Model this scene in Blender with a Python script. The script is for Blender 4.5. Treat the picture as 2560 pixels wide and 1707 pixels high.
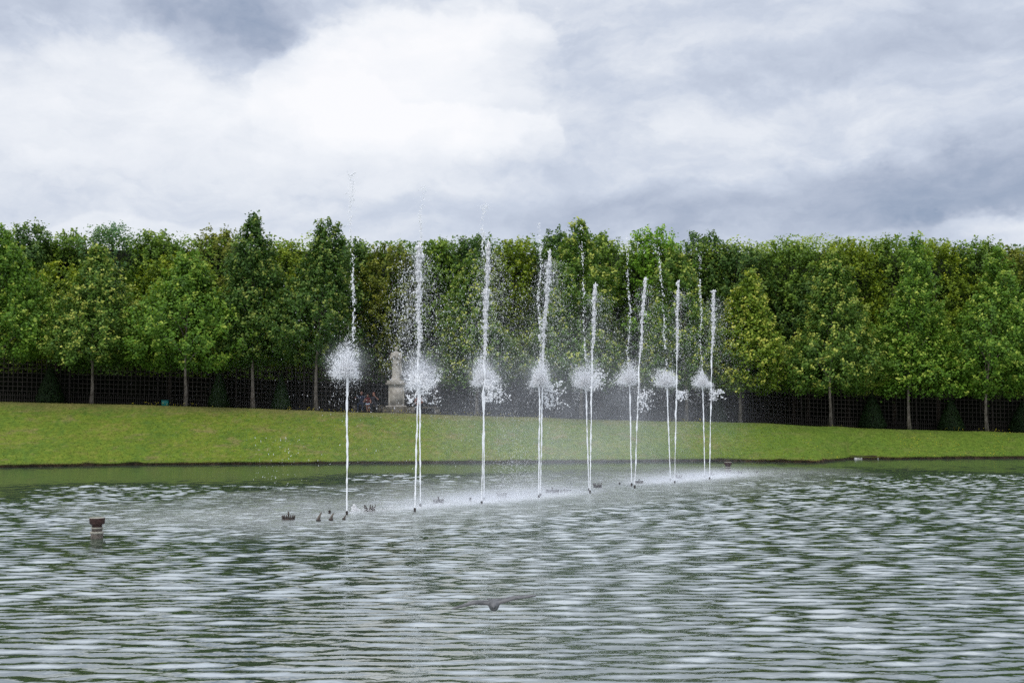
import bpy, math, random
import numpy as np
from mathutils import Vector

rng = np.random.default_rng(11)
random.seed(5)
sc = bpy.context.scene
for o in list(bpy.data.objects):
    bpy.data.objects.remove(o)
col = sc.collection

# ------------------------------------------------------------------ camera
EYE = 3.0
W, H, FPX = 2560.0, 1707.0, 40.0 / 36.0 * 2560.0
PITCH = math.atan(166.5 / FPX)
cam = bpy.data.cameras.new('camera')
cam.lens = 40.0
cam.sensor_width = 36.0
cam.clip_start = 0.2
cam.clip_end = 5000
cam_o = bpy.data.objects.new('camera', cam)
cam_o.location = (0, 0, EYE)
cam_o.rotation_euler = (math.pi / 2 + PITCH, 0, 0)
col.objects.link(cam_o)
sc.camera = cam_o


def ray(x, y):
    a, b = (x - W / 2) / FPX, (H / 2 - y) / FPX
    c, s = math.cos(PITCH), math.sin(PITCH)
    return Vector((a, c - b * s, s + b * c))


def P(x, y, Y):
    """World point seen at photo pixel (x, y) that lies Y metres ahead."""
    d = ray(x, y)
    return Vector((0, 0, EYE)) + d * (Y / d.y)


def G(x, y, z=0.0):
    """World point seen at photo pixel (x, y) on the level z."""
    d = ray(x, y)
    return Vector((0, 0, EYE)) + d * ((z - EYE) / d.z)


def azel(x, y):
    d = ray(x, y).normalized()
    return math.atan2(d.x, d.y), math.asin(d.z)


# ------------------------------------------------------------------ sky and sun
SUN_EL, SUN_AZ = math.radians(52), math.radians(205)      # azimuth measured from +Y towards +X
world = bpy.data.worlds.new('World')
sc.world = world
world.use_nodes = True
nt = world.node_tree
nt.nodes.clear()


class N:
    """Small helper that strings shader nodes together."""
    def __init__(self, tree):
        self.t = tree

    def new(self, kind, **kw):
        n = self.t.nodes.new(kind)
        for k, v in kw.items():
            setattr(n, k, v)
        return n

    def put(self, sock, v):
        if hasattr(v, 'is_linked'):
            self.t.links.new(v, sock)
        else:
            sock.default_value = v

    def math(self, op, a, b=0.0, c=None, clamp=False):
        n = self.new('ShaderNodeMath', operation=op, use_clamp=clamp)
        self.put(n.inputs[0], a)
        self.put(n.inputs[1], b)
        if c is not None:
            self.put(n.inputs[2], c)
        return n.outputs[0]

    def vmath(self, op, a, b=(0, 0, 0)):
        n = self.new('ShaderNodeVectorMath', operation=op)
        self.put(n.inputs[0], a)
        self.put(n.inputs[1], b)
        return n.outputs['Value'] if op in ('LENGTH', 'DOT_PRODUCT') else n.outputs[0]

    def noise(self, vec, scale, detail=4.0, rough=0.55, out='Fac', lac=2.0, dist=0.0):
        n = self.new('ShaderNodeTexNoise')
        if vec is not None:
            self.put(n.inputs['Vector'], vec)
        n.inputs['Scale'].default_value = scale
        n.inputs['Detail'].default_value = detail
        n.inputs['Roughness'].default_value = rough
        n.inputs['Lacunarity'].default_value = lac
        n.inputs['Distortion'].default_value = dist
        return n.outputs[out]

    def ramp(self, fac, stops, interp='LINEAR'):
        n = self.new('ShaderNodeValToRGB')
        n.color_ramp.interpolation = interp
        e = n.color_ramp.elements
        while len(e) < len(stops):
            e.new(0.5)
        for el, (p, c) in zip(e, stops):
            el.position = p
            el.color = (*c, 1) if len(c) == 3 else c
        self.put(n.inputs[0], fac)
        return n.outputs[0]

    def maprange(self, v, a, b, c=0.0, d=1.0, smooth=True):
        n = self.new('ShaderNodeMapRange', interpolation_type='SMOOTHSTEP' if smooth else 'LINEAR')
        for s, val in zip(('Value', 'From Min', 'From Max', 'To Min', 'To Max'), (v, a, b, c, d)):
            self.put(n.inputs[s], val)
        return n.outputs[0]

    def mix(self, f, a, b, blend='MIX'):
        n = self.new('ShaderNodeMix', data_type='RGBA', blend_type=blend)
        self.put(n.inputs[0], f)
        self.put(n.inputs[6], a if hasattr(a, 'is_linked') else (*a, 1))
        self.put(n.inputs[7], b if hasattr(b, 'is_linked') else (*b, 1))
        return n.outputs[2]

    def attr(self, name, out='Fac'):
        n = self.new('ShaderNodeAttribute', attribute_name=name)
        return n.outputs[out]


n = N(nt)
nish = n.new('ShaderNodeTexSky', sky_type='NISHITA')
nish.sun_disc = False
nish.sun_elevation = SUN_EL
nish.sun_rotation = SUN_AZ
nish.altitude = 100
nish.dust_density = 2.0
bg_sky = n.new('ShaderNodeBackground')
nt.links.new(nish.outputs[0], bg_sky.inputs[0])
bg_sky.inputs[1].default_value = 0.1
tc = n.new('ShaderNodeTexCoord')
direc = tc.outputs['Generated']
warp = n.noise(n.vmath('MULTIPLY', direc, (1, 1, 1.5)), 6.0, 6.0, 0.6, 'Color')
warp = n.vmath('SUBTRACT', warp, (0.5, 0.5, 0.5))
sep = n.new('ShaderNodeSeparateXYZ')
nt.links.new(direc, sep.inputs[0])
az = n.math('ARCTAN2', sep.outputs[0], sep.outputs[1])
el = n.math('ARCSINE', sep.outputs[2])
comb = n.new('ShaderNodeCombineXYZ')
nt.links.new(az, comb.inputs[0])
nt.links.new(el, comb.inputs[1])
ae = n.vmath('ADD', comb.outputs[0], n.vmath('MULTIPLY', warp, (0.20, 0.13, 0.0)))
flat = n.vmath('MULTIPLY', direc, (1, 1, 2.6))
big = n.noise(n.vmath('ADD', flat, (3.1, 7.7, 1.2)), 2.3, 5.0, 0.55)
fine = n.noise(n.vmath('ADD', flat, n.vmath('MULTIPLY', warp, (0.25, 0.25, 0.25))), 8.0, 6.0, 0.6)
t = n.math('ADD', n.math('MULTIPLY', big, 0.30), n.math('MULTIPLY', fine, 0.42))
t = n.math('ADD', t, 0.29)                               # mean about 0.69
# the clouds in view: centre and radii in photo pixels (2352 wide), tilt, weight, softness
CLOUDS = [
    (30, 40, 420, 110, 0, -0.26, 0), (560, 80, 230, 150, 0, -0.42, .15), (760, 20, 420, 90, -8, -0.15, 0),
    (230, 260, 480, 200, 0, 0.24, 0), (620, 330, 420, 190, 0, 0.13, 0), (960, 170, 330, 170, -18, 0.34, .25),
    (1010, 80, 190, 110, -25, 0.14, .3), (1150, 268, 190, 62, 4, 0.26, .15), (900, 330, 260, 120, 0, 0.16, 0),
    (1230, 360, 240, 60, 0, -0.16, 0), (1300, 160, 260, 110, 22, -0.10, .1), (1880, 160, 560, 90, -6, -0.22, 0), (1450, 30, 560, 60, 0, -0.06, 0),
    (2250, 60, 260, 100, 0, -0.02, 0), (1550, 330, 420, 110, -4, 0.08, 0), (2150, 300, 360, 70, 8, 0.05, 0),
    (2300, 420, 460, 130, -8, -0.42, 0), (1750, 470, 700, 80, 0, -0.22, 0), (1500, 500, 520, 60, 0, -0.15, 0),
    (2270, 512, 260, 26, 0, 0.22, 0), (1500, 555, 700, 50, 0, -0.10, 0), (250, 440, 520, 90, 0, 0.05, 0), (290, 545, 150, 70, 0, .10, .3), (640, 480, 380, 50, 0, -.07, 0), (2000, 545, 400, 35, 0, -0.10, 0),
]
for cx, cy, rx, ry, tilt, wgt, sharp in CLOUDS:
    a0, e0 = azel(cx * 1.0884, cy * 1.0884)
    mp = n.new('ShaderNodeMapping', vector_type='TEXTURE')
    nt.links.new(ae, mp.inputs[0])
    mp.inputs['Location'].default_value = (a0, e0, 0)
    mp.inputs['Rotation'].default_value = (0, 0, math.radians(-tilt))
    mp.inputs['Scale'].default_value = (rx * 1.0884 / FPX, ry * 1.0884 / FPX, 1)
    ln = n.vmath('LENGTH', mp.outputs[0])
    t = n.math('ADD', t, n.maprange(ln, 1.25 - sharp * 0.6, 0.15 + sharp, 0.0, wgt * (0.62 if wgt > 0 else 0.88)))
# crisp heaped tops of the bright bank
edge_n = n.noise(n.vmath('ADD', direc, n.vmath('MULTIPLY', warp, (0.06, 0.06, 0.06))), 13.0, 8.0, 0.58)
for cx, cy, rx, ry, tilt, wgt in ((930, 190, 360, 160, -14, 0.22), (1060, 320, 300, 80, 3, 0.22), (420, 280, 520, 190, 0, 0.15), (1480, 330, 500, 120, -6, 0.07), (2250, 545, 320, 40, 0, 0.14), (300, 560, 200, 60, 0, 0.10)):
    a0, e0 = azel(cx * 1.0884, cy * 1.0884)
    mp = n.new('ShaderNodeMapping', vector_type='TEXTURE')
    nt.links.new(comb.outputs[0], mp.inputs[0])
    mp.inputs['Location'].default_value = (a0, e0, 0)
    mp.inputs['Rotation'].default_value = (0, 0, math.radians(-tilt))
    mp.inputs['Scale'].default_value = (rx * 1.0884 / FPX, ry * 1.0884 / FPX, 1)
    ln = n.math('ADD', n.vmath('LENGTH', mp.outputs[0]), n.math('MULTIPLY', n.math('SUBTRACT', edge_n, 0.5), 1.5))
    sepm = n.new('ShaderNodeSeparateXYZ')
    nt.links.new(mp.outputs[0], sepm.inputs[0])
    t = n.math('ADD', t, n.math('MULTIPLY', n.maprange(ln, 1.08, 0.86, 0.0, wgt), n.maprange(sepm.outputs[1], -0.9, 0.35)))
# colours of the cloud sheet, from the blue-grey undersides to the lit white
billow = n.noise(n.vmath('ADD', flat, n.vmath('MULTIPLY', warp, (0.12, 0.12, 0.2))), 17.0, 5.0, 0.55)
t = n.math('ADD', t, n.math('MULTIPLY', n.math('SUBTRACT', billow, 0.5), 0.48))
cloud = n.ramp(n.math('MULTIPLY', t, 0.8), [(0.0, (0.24, 0.31, 0.44)), (0.24, (0.42, 0.475, 0.595)), (0.46, (0.595, 0.65, 0.76)), (0.62, (0.78, 0.815, 0.88)), (0.80, (0.90, 0.92, 0.96)), (1.0, (0.98, 0.98, 1.0))])
lift = n.maprange(sep.outputs[2], 0.33, 0.55, 1.0, 1.75)
cloud = n.vmath('MULTIPLY', cloud, lift)
bg_cloud = n.new('ShaderNodeBackground')
nt.links.new(cloud, bg_cloud.inputs[0])
bg_cloud.inputs[1].default_value = 0.80
mixw = n.new('ShaderNodeMixShader')
mixw.inputs[0].default_value = 0.94
nt.links.new(bg_sky.outputs[0], mixw.inputs[1])
nt.links.new(bg_cloud.outputs[0], mixw.inputs[2])
wo = n.new('ShaderNodeOutputWorld')
nt.links.new(mixw.outputs[0], wo.inputs[0])
world.cycles.sampling_method = 'MANUAL'
world.cycles.sample_map_resolution = 512

sun = bpy.data.lights.new('sun', 'SUN')
sun.energy = 1.5
sun.angle = math.radians(18)
sun.color = (1.0, 0.96, 0.9)
sun_o = bpy.data.objects.new('sun', sun)
col.objects.link(sun_o)
sd = Vector((math.sin(SUN_AZ) * math.cos(SUN_EL), math.cos(SUN_AZ) * math.cos(SUN_EL), math.sin(SUN_EL)))
sun_o.rotation_euler = sd.to_track_quat('Z', 'Y').to_euler()

sc.view_settings.view_transform = 'Standard'
sc.view_settings.look = 'None'
sc.view_settings.exposure = 0.36
sc.view_settings.gamma = 1.0
sc.view_settings.use_curve_mapping = False
sc.render.engine = 'CYCLES'
sc.cycles.use_denoising = False
sc.cycles.max_bounces = 10
sc.cycles.diffuse_bounces = 8
sc.cycles.glossy_bounces = 3
sc.cycles.transmission_bounces = 4
sc.cycles.volume_bounces = 1
sc.cycles.transparent_max_bounces = 8
sc.cycles.sample_clamp_indirect = 4.0


# ------------------------------------------------------------------ helpers
def tag(o, label=None, cat=None, group=None, kind=None):
    for k, v in (('label', label), ('category', cat), ('group', group), ('kind', kind)):
        if v:
            o[k] = v
    return o


def empty(name, loc=(0, 0, 0)):
    o = bpy.data.objects.new(name, None)
    o.location = loc
    o.empty_display_size = 0.2
    col.objects.link(o)
    return o


def make_mesh(name, v, f, mat, smooth=False, attrs=None):
    """v (n,3) and f (m,k) arrays (all faces with k corners), or f a list of such arrays."""
    me = bpy.data.meshes.new(name)
    fs = [np.asarray(a, np.int32) for a in (f if isinstance(f, list) else [f]) if len(a)]
    v = np.asarray(v, np.float32).reshape(-1, 3)
    me.vertices.add(len(v))
    me.vertices.foreach_set('co', v.ravel())
    loops = np.concatenate([a.ravel() for a in fs])
    sizes = np.concatenate([np.full(len(a), a.shape[1], np.int32) for a in fs])
    me.loops.add(len(loops))
    me.loops.foreach_set('vertex_index', loops)
    me.polygons.add(len(sizes))
    me.polygons.foreach_set('loop_start', np.concatenate([[0], np.cumsum(sizes)[:-1]]).astype(np.int32))
    if smooth:
        me.polygons.foreach_set('use_smooth', np.ones(len(sizes), bool))
    for k, a in (attrs or {}).items():
        at = me.attributes.new(k, 'FLOAT', 'POINT')
        at.data.foreach_set('value', np.asarray(a, np.float32))
    me.update()
    me.validate()
    if mat:
        me.materials.append(mat)
    return me


def link(name, me, parent=None, loc=None):
    o = bpy.data.objects.new(name, me)
    if loc is not None:
        o.location = loc
    if parent:
        o.parent = parent
    col.objects.link(o)
    return o


class MB:
    """Collects simple solids into one mesh."""
    def __init__(self):
        self.v, self.q, self.t, self.n = [], [], [], 0

    def add(self, v, q=(), t=()):
        self.v.append(np.asarray(v, float).reshape(-1, 3))
        if len(q):
            self.q.append(np.asarray(q, int) + self.n)
        if len(t):
            self.t.append(np.asarray(t, int) + self.n)
        self.n += len(self.v[-1])

    def box(self, lo, hi):
        x0, y0, z0 = lo
        x1, y1, z1 = hi
        self.add([(x0, y0, z0), (x1, y0, z0), (x1, y1, z0), (x0, y1, z0), (x0, y0, z1), (x1, y0, z1), (x1, y1, z1), (x0, y1, z1)],
                 [(3, 2, 1, 0), (4, 5, 6, 7), (0, 1, 5, 4), (1, 2, 6, 5), (2, 3, 7, 6), (3, 0, 4, 7)])

    def tube(self, pts, rads, seg=8, cap=True, flat=(1, 1)):
        """Tapered tube along points; flat scales the two cross axes."""
        pts = [Vector(p) for p in pts]
        vs = []
        for i, p in enumerate(pts):
            d = (pts[min(i + 1, len(pts) - 1)] - pts[max(i - 1, 0)]).normalized()
            a = d.cross(Vector((0, 1, 0)) if abs(d.y) < 0.9 else Vector((1, 0, 0))).normalized()
            b = d.cross(a).normalized()
            for k in range(seg):
                th = 2 * math.pi * k / seg
                vs.append(p + a * (math.cos(th) * rads[i] * flat[0]) + b * (math.sin(th) * rads[i] * flat[1]))
        q = []
        for i in range(len(pts) - 1):
            for k in range(seg):
                q.append((i * seg + k, i * seg + (k + 1) % seg, (i + 1) * seg + (k + 1) % seg, (i + 1) * seg + k))
        t = []
        if cap:
            vs += [pts[0], pts[-1]]
            m = len(pts) * seg
            for k in range(seg):
                t.append((m, (k + 1) % seg, k))
                t.append((m + 1, m - seg + k, m - seg + (k + 1) % seg))
        self.add([tuple(p) for p in vs], q, t)

    def lathe(self, prof, seg=20, c=(0, 0, 0)):
        """prof: list of (radius, z) from bottom to top, closed with caps."""
        self.tube([(c[0], c[1], c[2] + z) for r, z in prof], [max(r, 1e-4) for r, z in prof], seg)

    def ball(self, c, r, seg=10, rings=7):
        r = (r, r, r) if not hasattr(r, '__len__') else r
        vs = [(c[0], c[1], c[2] - r[2])]
        for i in range(1, rings):
            ph = math.pi * i / rings - math.pi / 2
            for k in range(seg):
                th = 2 * math.pi * k / seg
                vs.append((c[0] + r[0] * math.cos(ph) * math.cos(th), c[1] + r[1] * math.cos(ph) * math.sin(th), c[2] + r[2] * math.sin(ph)))
        vs.append((c[0], c[1], c[2] + r[2]))
        q, t = [], []
        for i in range(rings - 2):
            for k in range(seg):
                q.append((1 + i * seg + k, 1 + i * seg + (k + 1) % seg, 1 + (i + 1) * seg + (k + 1) % seg, 1 + (i + 1) * seg + k))
        last = len(vs) - 1
        for k in range(seg):
            t.append((0, 1 + (k + 1) % seg, 1 + k))
            t.append((last, last - seg + k, last - seg + (k + 1) % seg))
        self.add(vs, q, t)

    def limb(self, *pr):
        """Chain of (point, radius): rounded, tapered."""
        self.tube([p for p, r in pr], [r for p, r in pr], 8)
        for p, r in pr:
            self.ball(p, r * 0.99, 8, 6)

    def mesh(self, name, mat, smooth=False):
        return make_mesh(name, np.concatenate(self.v), [np.concatenate(a) for a in (self.q, self.t) if a], mat, smooth)

    def build(self, name, mat, parent=None, loc=None, smooth=False, fuse=None):
        o = link(name, self.mesh(name, mat, smooth), parent, loc)
        if fuse:
            m = o.modifiers.new('fuse', 'REMESH')
            m.mode = 'VOXEL'
            m.voxel_size = fuse
            m.use_smooth_shade = True
            s = o.modifiers.new('soften', 'SMOOTH')
            s.iterations = 3
            s.factor = 0.5
        return o


def material(name, base=(0.5, 0.5, 0.5), rough=0.8, spec=0.3):
    m = bpy.data.materials.new(name)
    m.use_nodes = True
    b = m.node_tree.nodes['Principled BSDF']
    b.inputs['Base Color'].default_value = (*base, 1)
    b.inputs['Roughness'].default_value = rough
    b.inputs['Specular IOR Level'].default_value = spec
    return m, N(m.node_tree), b


def mottled(name, a, b, scale=6.0, rough=0.8, bump=0.3, spec=0.3, detail=6, contrast=(0.35, 0.65), stretch=(1, 1, 1)):
    m, k, bs = material(name, a, rough, spec)
    co = k.vmath('MULTIPLY', k.new('ShaderNodeTexCoord').outputs['Object'], stretch)
    f = k.noise(co, scale, detail, 0.65)
    k.put(bs.inputs['Base Color'], k.mix(k.maprange(f, *contrast), a, b))
    if bump:
        bp = k.new('ShaderNodeBump')
        bp.inputs['Strength'].default_value = bump
        bp.inputs['Distance'].default_value = 0.02
        k.put(bp.inputs['Height'], k.noise(co, scale * 4, 5, 0.7))
        k.put(bs.inputs['Normal'], bp.outputs[0])
    return m


def leaf_material(name, dark, mid, light, trans=0.3):
    """tint 0..1 per leaf goes from old to young growth."""
    m = bpy.data.materials.new(name)
    m.use_nodes = True
    k = N(m.node_tree)
    m.node_tree.nodes.clear()
    t = k.attr('tint')
    c = k.vmath('MULTIPLY', k.ramp(t, [(0.0, dark), (0.55, mid), (1.0, light)]), (1.16, 1.13, 1.1))
    d = k.new('ShaderNodeBsdfPrincipled')
    k.put(d.inputs['Base Color'], c)
    d.inputs['Roughness'].default_value = 0.55
    d.inputs['Specular IOR Level'].default_value = 0.25
    tr = k.new('ShaderNodeBsdfTranslucent')
    k.put(tr.inputs[0], k.mix(0.5, c, k.vmath('MULTIPLY', c, (1.3, 1.25, 0.5))))
    mx = k.new('ShaderNodeMixShader')
    mx.inputs[0].default_value = trans
    k.put(mx.inputs[1], d.outputs[0])
    k.put(mx.inputs[2], tr.outputs[0])
    out = k.new('ShaderNodeOutputMaterial')
    k.put(out.inputs[0], mx.outputs[0])
    return m


def unit(a):
    return a / np.maximum(np.linalg.norm(a, axis=-1, keepdims=True), 1e-9)


def leaves(centers, normals, axes, size, tint, aspect=0.7):
    """Pointed leaf quads: arrays (n,3) centres, facing, long axes; returns vertices, faces, tint per vertex."""
    nrm = unit(normals)
    ax = unit(axes - nrm * np.sum(axes * nrm, 1, keepdims=True))
    side = np.cross(nrm, ax)
    s = size[:, None]
    v = np.stack([centers - ax * s * 0.5, centers + side * s * 0.5 * aspect - ax * s * 0.05 - nrm * s * 0.1,
                  centers + ax * s * 0.55, centers - side * s * 0.5 * aspect - ax * s * 0.05 - nrm * s * 0.1], 1).reshape(-1, 3)
    f = np.arange(len(v)).reshape(-1, 4)
    return v, f, np.repeat(tint, 4)


OCT = np.array([(1, 0, 0), (-1, 0, 0), (0, 1, 0), (0, -1, 0), (0, 0, 1), (0, 0, -1)], float)
OCF = np.array([(0, 2, 4), (2, 1, 4), (1, 3, 4), (3, 0, 4), (2, 0, 5), (1, 2, 5), (3, 1, 5), (0, 3, 5)])


TET = np.array([(0.94, 0, -0.33), (-0.47, 0.82, -0.33), (-0.47, -0.82, -0.33), (0, 0, 1.0)])
TEF = np.array([(0, 2, 1), (0, 1, 3), (1, 2, 3), (2, 0, 3)])


def drops(c, r, axis=None, stretch=None, fine=False):
    """Octahedral water drops: centres (n,3), radii (n,), optional long axis and stretch."""
    c = np.asarray(c, float)
    m = len(c)
    SH, FA = (TET, TEF) if fine else (OCT, OCF)
    v = SH[None] * r[:, None, None] * (1.25 if fine else 1.0)
    if axis is not None:
        z = unit(axis)
        x = unit(np.cross(z, np.array([0.31, 0.87, 0.13])))
        y = np.cross(z, x)
        v = v[:, :, :1] * x[:, None] + v[:, :, 1:2] * y[:, None] + v[:, :, 2:] * z[:, None] * stretch[:, None, None]
    v = v + c[:, None]
    f = FA[None] + (np.arange(m) * len(SH))[:, None, None]
    return v.reshape(-1, 3), f.reshape(-1, 3)


def vnoise(p, freq, seed=0, terms=14):
    """Smooth pseudo-random field from random sines; p (...,d)."""
    r = np.random.default_rng(seed)
    d = p.shape[-1]
    out = 0
    for i in range(terms):
        k = r.normal(size=d) * freq
        out = out + np.sin(p @ k + r.uniform(0, 6.28))
    return out / math.sqrt(terms / 2)


# ------------------------------------------------------------------ lie of the land
def table(rows):
    a = np.array(rows, float)
    return a[:, 0], a[:, 1]


EDGE_PX = table([(-600, 1178), (0, 1168.5), (330, 1163), (990, 1158), (1400, 1155.5), (1760, 1153), (1960, 1155), (2036, 1157), (2072, 1153.5), (2126, 1148), (2184, 1148), (2560, 1145.5), (3200, 1142)])
CREST_PX = table([(-600, 990), (0, 1004), (223, 1010), (402, 1014), (640, 1021), (812, 1029), (969, 1032), (1151, 1038), (1500, 1049), (1686, 1054), (1800, 1055), (1920, 1058), (2072, 1068), (2269, 1074), (2560, 1082), (3200, 1095)])
CREST_Y = table([(-600, 65), (0, 67), (640, 68), (969, 69), (1500, 70), (2072, 71.5), (2560, 72.5), (3200, 74)])
px = np.concatenate([np.linspace(-600, 0, 40)[:-1], np.linspace(0, 2560, 420), np.linspace(2560, 3200, 40)[1:]])
edge = np.array([G(x, np.interp(x, *EDGE_PX))[:] for x in px])
crest = np.array([P(x, np.interp(x, *CREST_PX), np.interp(x, *CREST_Y))[:] for x in px])
edge = np.vstack([[(-160, 50, 0)], edge, [(160, 82, 0)]])
crest = np.vstack([[(-160, 60, 5.2)], crest, [(160, 88, 1.1)]])


def crest_y(x):
    return float(np.interp(x, crest[:, 0], crest[:, 1]))


def ground_z(x):
    return float(np.interp(x, crest[:, 0], crest[:, 2]))


def edge_y(x):
    return np.interp(x, edge[:, 0], edge[:, 1])


# ------------------------------------------------------------------ ground materials
m_grass, k, b = material('mown_grass', (0.1, 0.14, 0.02), 0.9, 0.15)
pos = k.new('ShaderNodeNewGeometry').outputs['Position']
patch = k.noise(k.vmath('MULTIPLY', pos, (0.6, 0.6, 1.0)), 0.55, 5, 0.62)
tuft = k.noise(k.vmath('MULTIPLY', pos, (1, 0.6, 1)), 3.2, 6, 0.72)
fleck = k.noise(k.vmath('MULTIPLY', pos, (0.7, 0.7, 1)), 5.5, 6, 0.8)
c = k.ramp(k.math('ADD', k.math('MULTIPLY', patch, 0.5), k.math('MULTIPLY', tuft, 0.55)),
           [(0.32, (0.070, 0.125, 0.026)), (0.45, (0.110, 0.170, 0.020)), (0.55, (0.150, 0.195, 0.020)), (0.68, (0.205, 0.190, 0.045))])
c = k.mix(k.maprange(k.noise(k.vmath('MULTIPLY', pos, (1.0, 1.0, 2.5)), 0.75, 6, 0.7), 0.52, 0.68, 0, 0.7), c, (0.235, 0.185, 0.075))
sx = k.new('ShaderNodeSeparateXYZ')
k.put(sx.inputs[0], pos)
dry = k.math('MULTIPLY', k.maprange(k.math('ADD', k.attr('up'), k.math('MULTIPLY', k.math('SUBTRACT', tuft, 0.5), 0.5)), 0.72, 0.98), k.maprange(sx.outputs[0], -4, 12, 0.75, 0.1))
c = k.mix(dry, c, (0.205, 0.175, 0.06))
c = k.mix(k.maprange(k.attr('up'), 0.12, 0.02, 0, 0.5), c, (0.13, 0.185, 0.04))
c = k.mix(k.maprange(sx.outputs[0], 6, 20, 0, 0.62), c, (0.115, 0.185, 0.022))
c = k.vmath('MULTIPLY', c, (0.77, 0.86, 0.88))
c = k.mix(k.maprange(fleck, 0.22, 0.78, 0.0, 1.0), k.vmath('MULTIPLY', c, (0.45, 0.50, 0.42)), k.vmath('MULTIPLY', c, (1.42, 1.28, 1.3)))
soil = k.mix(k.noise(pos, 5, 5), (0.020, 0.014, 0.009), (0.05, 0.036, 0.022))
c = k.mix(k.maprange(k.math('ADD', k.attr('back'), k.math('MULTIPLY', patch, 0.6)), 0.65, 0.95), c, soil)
k.put(b.inputs['Base Color'], c)
bp = k.new('ShaderNodeBump')
bp.inputs['Strength'].default_value = 0.7
bp.inputs['Distance'].default_value = 0.06
k.put(bp.inputs['Height'], k.math('ADD', tuft, k.math('MULTIPLY', fleck, 0.6)))
k.put(b.inputs['Normal'], bp.outputs[0])

m_soil = mottled('bank_soil', (0.012, 0.009, 0.006), (0.055, 0.036, 0.02), 3.0, 0.95, 0.8)

# bank: one loft from the water's edge over the crest to the horizon
prof = []                                        # (fraction across slope, fraction of rise)
for u in np.linspace(0, 1, 30):
    z = 0.35 * u + 0.65 * (u * u * (3 - 2 * u))
    z = z - 0.06 * math.exp(-((u - 0.12) / 0.09) ** 2)
    prof.append((u, max(z, 0.0)))
nC = len(px) + 2
rows, back, upr = [], [], []
LIP = 0.125
wob = 0.10 * vnoise(edge[:, :1], 1.7, 3) + 0.05 * vnoise(edge[:, :1], 6, 4)
for u, z in prof:
    p = edge * (1 - u) + crest * u
    p[:, 1] += wob * (1 - u) * 0.6 + 0.05
    p[:, 2] = LIP * (1 - u) * (1 - u) * 0.6 + LIP * 0.4 * (1 - u) + crest[:, 2] * z + 0.035 * vnoise(p[:, :2], 1.1, 5) * (1 if 0.03 < u < 0.97 else 0.4)
    p[:, 2] = np.maximum(p[:, 2], LIP + 0.06 * vnoise(edge[:, :1], 3.3, 8) * 0.4)
    rows.append(p)
    back.append(np.zeros(nC)); upr.append(np.full(nC, u))
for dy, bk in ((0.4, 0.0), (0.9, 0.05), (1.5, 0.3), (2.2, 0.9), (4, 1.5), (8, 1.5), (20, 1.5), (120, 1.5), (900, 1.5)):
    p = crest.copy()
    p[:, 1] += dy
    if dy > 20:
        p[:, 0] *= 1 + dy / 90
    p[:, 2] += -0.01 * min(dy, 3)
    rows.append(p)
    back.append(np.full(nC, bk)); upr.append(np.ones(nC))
V = np.concatenate(rows)
nR = len(rows)
idx = np.arange(nR * nC).reshape(nR, nC)
F = np.stack([idx[:-1, :-1], idx[:-1, 1:], idx[1:, 1:], idx[1:, :-1]], -1).reshape(-1, 4)
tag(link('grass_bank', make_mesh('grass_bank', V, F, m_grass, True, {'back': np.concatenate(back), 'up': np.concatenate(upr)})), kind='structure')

# cut soil edge below the turf
top = rows[0].copy()
ru = np.concatenate([np.linspace(0, 1, 5)])
srows = []
for u in ru:
    p = top.copy()
    p[:, 2] = top[:, 2] * (1 - u) - 0.5 * u + (0.005 if u == 0 else 0)
    p[:, 1] += 0.02 - 0.10 * u + 0.05 * vnoise(np.stack([top[:, 0], np.full(nC, u * 2)], 1), 4, 9) * (u > 0)
    srows.append(p)
V = np.concatenate(srows)
idx = np.arange(len(ru) * nC).reshape(len(ru), nC)
F = np.stack([idx[1:, :-1], idx[1:, 1:], idx[:-1, 1:], idx[:-1, :-1]], -1).reshape(-1, 4)
tag(link('soil_edge', make_mesh('soil_edge', V, F, m_soil, False)), kind='structure')

# near ground under the photographer, and the pool floor
mb = MB()
mb.box((-300, -500, -2.0), (300, 2.5, 1.35))
tag(mb.build('near_ground', m_grass), kind='structure')

# ------------------------------------------------------------------ jets: where they stand
XJ = [  # base px, head px x, head bottom, head top, head left, head right, burst x, top, bottom
    (867, 1283, 868, 940, 857, 820, 910, 877, 433, 850), (1051, 1262, 1049, 966, 876, 1008, 1094, 1051, 466, 640),
    (1210, 1247, 1210, 960, 888, 1170, 1248, 1213, 512, 640), (1347, 1241, 1349, 962, 900, 1312, 1382, 1346, 555, 850),
    (1472, 1224, 1464, 966, 908, 1426, 1497, 1452, 562, 905), (1579, 1212, 1574, 958, 920, 1541, 1603, 1567, 590, 915),
    (1676, 1200, 1667, 963, 923, 1637, 1693, 1651, 617, 915), (1762, 1192, 1757, 964, 928, 1729, 1786, 1747, 636, 920)]
YJ = [  # base px, x at 900, top x, top y, splash box (x0, x1, y0, y1)
    (1037, 1277, 1046, 1047, 608, (1012, 1106, 935, 1022)), (1204, 1257, 1211, 1222, 608, (1212, 1278, 950, 1006)),
    (1351, 1238, 1357, 1374, 629, (1362, 1428, 955, 1022)), (1475, 1231, 1481, 1489, 712, (1488, 1530, 925, 985)),
    (1587, 1219, 1599, 1613, 695, (1602, 1642, 968, 1036)), (1687, 1206, 1692, 1695, 705, (1695, 1728, 975, 1003)),
    (1774, 1197, 1779, 1784, 728, (1779, 1808, 975, 1003))]
XB = [G(a[0], a[1]) for a in XJ]
YB = [G(a[0], a[1]) for a in YJ]
R0, R1 = np.array(XB[0][:2]), np.array(XB[7][:2])
RU = (R1 - R0) / np.linalg.norm(R1 - R0)
RV = np.array((-RU[1], RU[0]))                     # away from the camera, to the left
RLEN = float(np.linalg.norm(R1 - R0))


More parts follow.
